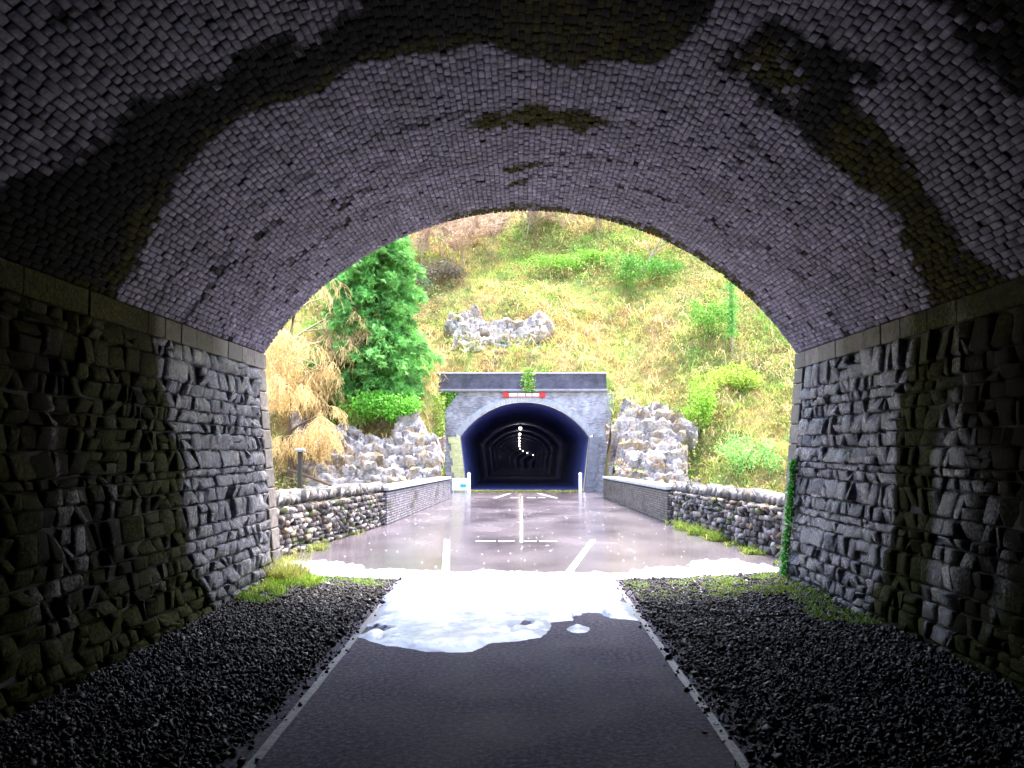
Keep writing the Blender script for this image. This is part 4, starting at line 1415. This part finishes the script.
# ------------------------------------------------------------------ bare trees
def bare_tree(name, loc, H, label, cat='tree', seed=1, stems=1, twig=STRAW, droop=0.35, spread=0.55, mat=None, depth=4, group=None, kids=4, thick=1.0, tmin=0.016):
    rr = random.Random(seed)
    root = tag(empty(name, loc), label, cat, group)
    tb = MB(); tw = []

    def grow(p, d, L, rad, lev):
        pts = [p]; rads = [rad]; n = 4
        for k in range(n):
            d = (d + Vector((rr.gauss(0, 0.16), rr.gauss(0, 0.16), rr.gauss(0, 0.10) - droop * 0.12 * lev))).normalized()
            p = p + d * (L / n); pts.append(p); rads.append(rad * (1 - 0.6 * (k + 1) / n))
        if lev <= 2: tb.tube([tuple(q) for q in pts], rads, 6 if lev == 0 else 4, cap=False)
        else: tw.append((pts, rads))
        if lev < depth:
            m_ = kids + (1 if lev else 0)
            for k in range(m_):
                j = rr.randint(1 if lev else 2, n)
                a = rr.uniform(0, 6.283)
                o_ = Vector((math.cos(a), math.sin(a), rr.uniform(-0.2, 0.5)))
                nd = (d * (1 - spread) + o_ * spread).normalized()
                grow(pts[j], nd, L * rr.uniform(0.45, 0.72), max(rads[j] * 0.6, 0.008), lev + 1)
    for s in range(stems):
        a = rr.uniform(0, 6.283)
        d0 = Vector((math.cos(a) * 0.22 * (stems > 1) + 0.05, math.sin(a) * 0.22 * (stems > 1), 1)).normalized()
        grow(Vector((rr.uniform(-.2, .2) * (stems > 1), rr.uniform(-.2, .2) * (stems > 1), -0.4)), d0, H * rr.uniform(0.45, 0.62), H * 0.016 * thick * (0.8 if stems > 1 else 1.4), 0)
    tb.build('trunk', mat or M['bark'], root, smooth=True)
    # twigs: flat-sided slivers
    V, F = [], []
    for pts, rads in tw:
        for k in range(len(pts) - 1):
            a_, b_ = pts[k], pts[k + 1]
            s1 = (b_ - a_).cross(Vector((rr.gauss(0, 1), rr.gauss(0, 1), rr.gauss(0, 1)))).normalized() * max(rads[k], tmin)
            V.append([a_ - s1, a_ + s1, b_ + s1 * 0.7, b_ - s1 * 0.7])
    V = np.array([[q[:] for q in f_] for f_ in V])
    cc = np.clip(twig[None] * rng.uniform(0.7, 1.3, (len(V), 1)), 0, .9)
    me = bulk_mesh('crown', V, np.array([(0, 1, 2, 3)]), np.concatenate([cc, np.ones((len(V), 1))], 1))
    link('crown', me, M['leaf'], root)


def on_hill(x, Y, dz=0.0):
    return (x, Y, float(hill_h(x, Y)) + dz)


GOLD = np.array([0.60, 0.43, 0.20])
bare_tree('bare_tree', on_hill(-12.3, 47.4), 9.5, 'leafless golden twigged tree with brown trunk beside the tunnel mouth', seed=4, twig=GOLD, droop=0.9, spread=0.6, depth=5, kids=5)
bare_tree('bare_tree', on_hill(-14.5, 52.0), 11.0, 'tall leafless golden tree behind the brown trunked one', seed=9, twig=GOLD * 0.95, droop=0.8, spread=0.6, depth=5, kids=5, mat=M['bark_pale'])
tops = [(-7.8, 68.5, 5.5), (-6.3, 70, 6), (-4.6, 69.2, 5.5), (-2.6, 71.5, 5.5), (0.4, 73.5, 4.5), (3.4, 73.8, 4.5), (6.4, 72.8, 5.0), (9.6, 69.0, 6.0)]
nm = ['leftmost brown leafless thicket tree at the top of the hill', 'second brown leafless tree from the left at the hilltop', 'third brown leafless tree from the left at the hilltop',
      'fourth brown leafless tree from the left at the hilltop', 'fifth brown leafless tree from the left at the hilltop', 'sixth brown leafless tree from the left at the hilltop',
      'seventh brown leafless tree from the left at the hilltop', 'pale leafless tree on the upper right of the hillside']
for i, (x, Y, h) in enumerate(tops):
    bare_tree('bare_tree', on_hill(x, Y), h, nm[i], seed=20 + i, stems=3 if i < 7 else 1, twig=np.array([0.40, 0.29, 0.22]) if i < 7 else GOLD, droop=0.0, spread=0.35 if i < 7 else 0.5, depth=4, kids=4, mat=M['bark_pale'], group='leafless trees on the upper hillside', thick=0.7 if i < 7 else 1.3, tmin=0.030 if i < 7 else 0.04)


# ------------------------------------------------------------------ bushes and ivy
def bush(name, loc, rx, ry, rz, n, colr, label, size=0.16, cat='shrub', seed=0, group=None, lobes=9, stems=6, hang=0.1):
    r = np.random.default_rng(seed)
    root = tag(empty(name, loc), label, cat, group)
    mb = MB()
    ctrs = []
    for k in range(lobes):
        a = r.uniform(0, 6.283); q = r.uniform(0.2, 0.8)
        ctrs.append((math.cos(a) * q * rx, math.sin(a) * q * ry, rz * r.uniform(0.25, 1.1), r.uniform(0.28, 0.5)))
    for k in range(min(stems, lobes)):
        c_ = ctrs[k]; mb.tube([(c_[0] * .1, c_[1] * .1, -0.2), (c_[0] * .5, c_[1] * .5, c_[2] * .6), c_[:3]], [0.03, 0.02, 0.008], 4)
    mb.build('stem', M['bark'], root)
    Ps = []
    for c_ in ctrs:
        m_ = n // lobes
        v = r.normal(0, 1, (m_, 3)); v /= np.linalg.norm(v, axis=1)[:, None]
        v *= (r.random(m_) ** 0.4)[:, None]
        Ps.append(np.array(c_[:3])[None] + v * np.array([rx, ry, rz])[None] * c_[3] * 1.1)
    P = np.concatenate(Ps); P[:, 2] = np.maximum(P[:, 2], -hang * r.random(len(P)))
    V, F, C_ = leaf_cloud(P, size, np.asarray(colr)[None], r)
    link('foliage', bulk_mesh('foliage', V, F, C_), M['leaf'], root)


bush('shrub', (-7.6, 50.4, 3.3), 2.4, 1.2, 1.5, 4200, (0.13, 0.38, 0.04), 'bright green leafy shrub on the rock below the conifer', seed=1, lobes=14, hang=0.9)
bush('shrub', (-5.75, 54.6, 2.2), 0.75, 0.7, 2.2, 2000, (0.30, 0.40, 0.05), 'small yellow-green shrub between the conifer and the far portal', seed=2)
bush('shrub', on_hill(-6.0, 66.5, 0.0), 1.8, 1.2, 1.5, 1500, (0.16, 0.13, 0.09), 'brown withered shrub on the slope above the white rock ledges', seed=3)
bush('shrub', on_hill(-8.0, 65.0, 0.0), 1.5, 1.2, 1.4, 1200, (0.10, 0.16, 0.08), 'dull green shrub right behind the conifer top', seed=4)
bush('shrub', on_hill(9.4, 66.5, 0.0), 2.8, 1.4, 1.7, 2600, (0.10, 0.26, 0.04), 'dark green shrub in the grass high right of the portal', seed=5)
bush('shrub', on_hill(4.0, 69.0, 0.0), 3.2, 1.5, 1.3, 2600, (0.19, 0.38, 0.05), 'spreading bright green shrub high above the far portal', seed=6)
bush('shrub', on_hill(12.3, 58.5, 0.0), 1.9, 1.0, 2.2, 1800, (0.17, 0.36, 0.06), 'fresh green shrub beside the ivy clad trunk', seed=7)
bush('shrub', on_hill(13.0, 54.5, 0.0), 2.4, 1.2, 1.6, 1800, (0.30, 0.44, 0.06), 'lime green shrub low on the right bank', seed=8)
bush('shrub', on_hill(10.4, 52.5, 0.0), 1.0, 0.8, 2.6, 1500, (0.26, 0.46, 0.05), 'upright lime shrub on the edge of the pinkish rock face', seed=9)
bush('shrub', on_hill(12.8, 49.3, 0.0), 2.0, 1.2, 1.6, 1500, (0.22, 0.44, 0.12), 'pale green shrub above the right drystone wall', seed=10)

# ivy clad trunk on the right slope
r_ = np.random.default_rng(77)
lx_, ly_, lz_ = on_hill(13.6, 57.5)
root = tag(empty('ivy_tree', (lx_, ly_, lz_)), 'thin tall trunk wrapped in green ivy on the right slope', 'tree')
mb = MB(); mb.tube([(0, 0, -0.3), (0.1, 0, 2.5), (-0.05, 0, 5), (-0.25, 0, 7.6)], [0.10, 0.08, 0.06, 0.02], 6); mb.build('trunk', M['bark_pale'], root)
zz_ = r_.uniform(1.0, 6.6, 1500); rad_ = np.abs(r_.normal(0, 0.28, 1500)); aa = r_.uniform(0, 6.283, 1500)
V, F, C_ = leaf_cloud(np.stack([np.cos(aa) * rad_, np.sin(aa) * rad_, zz_], 1), 0.17, np.array([[0.16, 0.40, 0.08]]), r_)
link('ivy', bulk_mesh('ivy', V, F, C_), M['leaf'], root)

# ivy over the left shoulder of the portal and hanging over its parapet
def ivy_sheet(label, P, size, colr, seed, stem=None):
    r = np.random.default_rng(seed)
    o0 = Vector(P.min(0)); root = tag(empty('ivy', o0), label, 'ivy')
    V, F, C_ = leaf_cloud(P - np.array(o0), size, np.array([colr]), r)
    link('leaves', bulk_mesh('leaves', V, F, C_), M['leaf'], root)
    if stem:
        mb = MB(); mb.tube([tuple(Vector(q) - o0) for q in stem], 0.012, 5); mb.build('stem', M['bark'], root)


r_ = np.random.default_rng(5)
n_ = 1300; u_ = r_.random(n_); v_ = r_.random(n_) ** 1.2
ivy_sheet('green ivy hanging on the left shoulder of the far portal', np.stack([-5.4 + 1.5 * u_ * (1 - v_ * 0.75), Y_P - 0.05 - 0.25 * r_.random(n_), 5.5 - 2.4 * v_ * (1 - 0.4 * u_)], 1), 0.16, (0.20, 0.42, 0.07), 6,
          [(-5.3, Y_P - 0.03, 2.8), (-5.2, Y_P - 0.04, 4.2), (-5.0, Y_P - 0.03, 5.5)])
n_ = 2400
ivy_sheet('yellow-green creeper on the bank edge between conifer and far portal', np.stack([-4.62 - 0.6 * r_.random(n_), 53.4 + 3.3 * r_.random(n_), 0.2 + 5.0 * r_.random(n_)], 1), 0.15, (0.20, 0.28, 0.05), 16,
          [(-4.8, 55.6, -0.6), (-4.9, 55.8, 3.0), (-5.0, 56.2, 5.2)])
n_ = 520
ivy_sheet('green ivy trailing over the middle of the far parapet', np.stack([0.55 + r_.normal(0, 0.20, n_), Y_P - 0.32 - 0.12 * r_.random(n_), 5.55 + 1.5 * r_.random(n_)], 1), 0.13, (0.28, 0.48, 0.08), 7,
          [(0.5, Y_P - 0.32, 5.6), (0.6, Y_P - 0.31, 6.3), (0.5, Y_P - 0.2, 7.0)])

# ivy climbing the right jamb of the near mouth
n_ = 800; z_ = r_.random(n_) ** 0.9 * 1.75 + 0.08
y_ = 13.28 + r_.normal(0, 0.075, n_) * (1.1 - 0.3 * z_)
ivy_sheet('strip of fresh green ivy climbing the right jamb of the near tunnel', np.stack([CX + half_at(z_) - 0.05 - 0.06 * r_.random(n_), y_, z_], 1), 0.055, (0.05, 0.26, 0.03), 8,
          [(CX + HW_B - 0.03, 13.3, 0.0), (CX + HW_B + 0.05, 13.26, 0.9), (CX + HW_B + 0.14, 13.3, 1.75)])
# fern in a joint of the right wall
fr = tag(empty('fern', (CX + float(half_at(1.95)) - 0.02, 11.05, 1.95)), 'small dark fern growing from a joint of the right tunnel wall', 'fern')
o = blades('fronds', np.zeros((9, 3)), np.full(9, 0.16), 0.008, 0.03, np.repeat(np.array([[0.03, 0.07, 0.015]]), 9, 0), 1.0, parent=fr, per=6, curl=0.8)


# ------------------------------------------------------------------ grass and moss at the mouth, weeds by the walls
def tufts(name, label, regs, colr, length, width=0.006, per=10, gap=0.43):
    P, C_ = [], []
    for (x0, x1, y0, y1, n, sc) in regs:
        x = rng.uniform(x0, x1, n); y = rng.uniform(y0, y1, n)
        ok = fbm(x * 3, y * 3, 131) > gap
        x, y = x[ok], y[ok]
        s_ = -1 if x.mean() < 0 else 1
        z = np.where(y < Y_M, gravel_h(s_, x, y), road_z(y))
        P.append(np.stack([x, y, z - 0.005, np.full(len(x), sc)], 1))
    P = np.concatenate(P)
    m_ = rng.random(len(P))[:, None]
    c = np.asarray(colr[0])[None] * m_ + np.asarray(colr[1])[None] * (1 - m_)
    o = blades(name, P[:, :3], length * P[:, 3], width, 0.05, c, 0.3, per=per)
    return tag(o, label, 'grass', kind='stuff')


G1, G2 = (0.11, 0.26, 0.02), (0.24, 0.30, 0.04)
tufts('mouth_grass', 'low bright grass along the gravel edge at the tunnel mouth on the left',
      [(-3.5, -1.95, 13.0, 13.95, 520, 0.8), (-3.62, -3.15, 11.3, 13.8, 420, 1.6), (-3.6, -2.9, 12.6, 13.7, 260, 1.8)], (G1, G2), 0.075)
tufts('mouth_grass', 'low bright grass along the gravel edge at the tunnel mouth on the right',
      [(1.55, 3.85, 13.1, 13.95, 750, 0.6), (2.6, 3.85, 11.8, 13.6, 420, 0.9), (3.3, 3.9, 9.8, 12.4, 240, 1.0), (1.6, 3.0, 12.0, 13.2, 160, 0.6)], (G1, G2), 0.075)
tufts('left_jamb_grass', 'tall straw coloured grass at the foot of the left jamb', [(-3.66, -3.25, 12.9, 13.9, 200, 3.6)], ((0.30, 0.27, 0.09), (0.20, 0.26, 0.04)), 0.10, 0.005)
bpy.data.objects['left_jamb_grass'].name = 'jamb_grass'
tufts('wall_weeds', 'yellow-green weeds along the foot of the left drystone wall', [(-4.5, -4.0, 14.6, 25.5, 420, 1.6)], ((0.11, 0.18, 0.03), (0.24, 0.21, 0.07)), 0.09, 0.008, gap=0.56)
tufts('wall_weeds', 'yellow-green weeds along the foot of the right drystone wall', [(4.4, 4.85, 14.6, 26.5, 1200, 1.5), (4.2, 4.6, 20.5, 26.5, 500, 3.0)], ((0.08, 0.18, 0.02), (0.25, 0.27, 0.05)), 0.10, 0.009, gap=0.60)
tufts('threshold_weeds', 'thin line of weeds across the road before the far tunnel', [(-3.3, 3.9, 55.9, 56.6, 900, 1.8)], ((0.34, 0.40, 0.08), (0.5, 0.42, 0.14)), 0.09, 0.012)

# fallen twig on the right gravel
mb = MB(); mb.tube([(2.62, 10.35, 0.10), (2.9, 10.30, 0.125), (3.2, 10.34, 0.13)], [0.010, 0.012, 0.006], 5)
tag(mb.build('fallen_twig', M['bark']), 'dark fallen twig lying on the gravel near the right wall', 'twig')
# old post and fallen branch on the left bank
px_, py_ = -10.4, 42.6
pz_ = float(hill_h(px_, py_))
r = tag(empty('fence_post', (px_, py_, pz_)), 'dark upright wooden post behind the left drystone wall', 'post')
top_ = 2.0 + (448 - 452) / 900 * py_
mb = MB(); mb.tube([(0, 0, -0.3), (0.02, 0, (top_ - pz_) * 0.5), (0, 0, top_ - pz_)], [0.14, 0.13, 0.12], 8); mb.build('post', M['post'], r)
mb = MB(); mb.box(-0.22, 0.22, -0.2, 0.2, top_ - pz_ + 0.003, top_ - pz_ + 0.16, 0.04); mb.build('cap', M['pale'], r)
mb = MB(); mb.tube([(-12.0, 46.6, 0.9), (-10.6, 46.3, 0.45), (-9.3, 46.2, -0.05)], [0.06, 0.08, 0.05], 6)
tag(mb.build('fallen_branch', M['bark']), 'brown fallen branch leaning across the left rock face', 'branch')
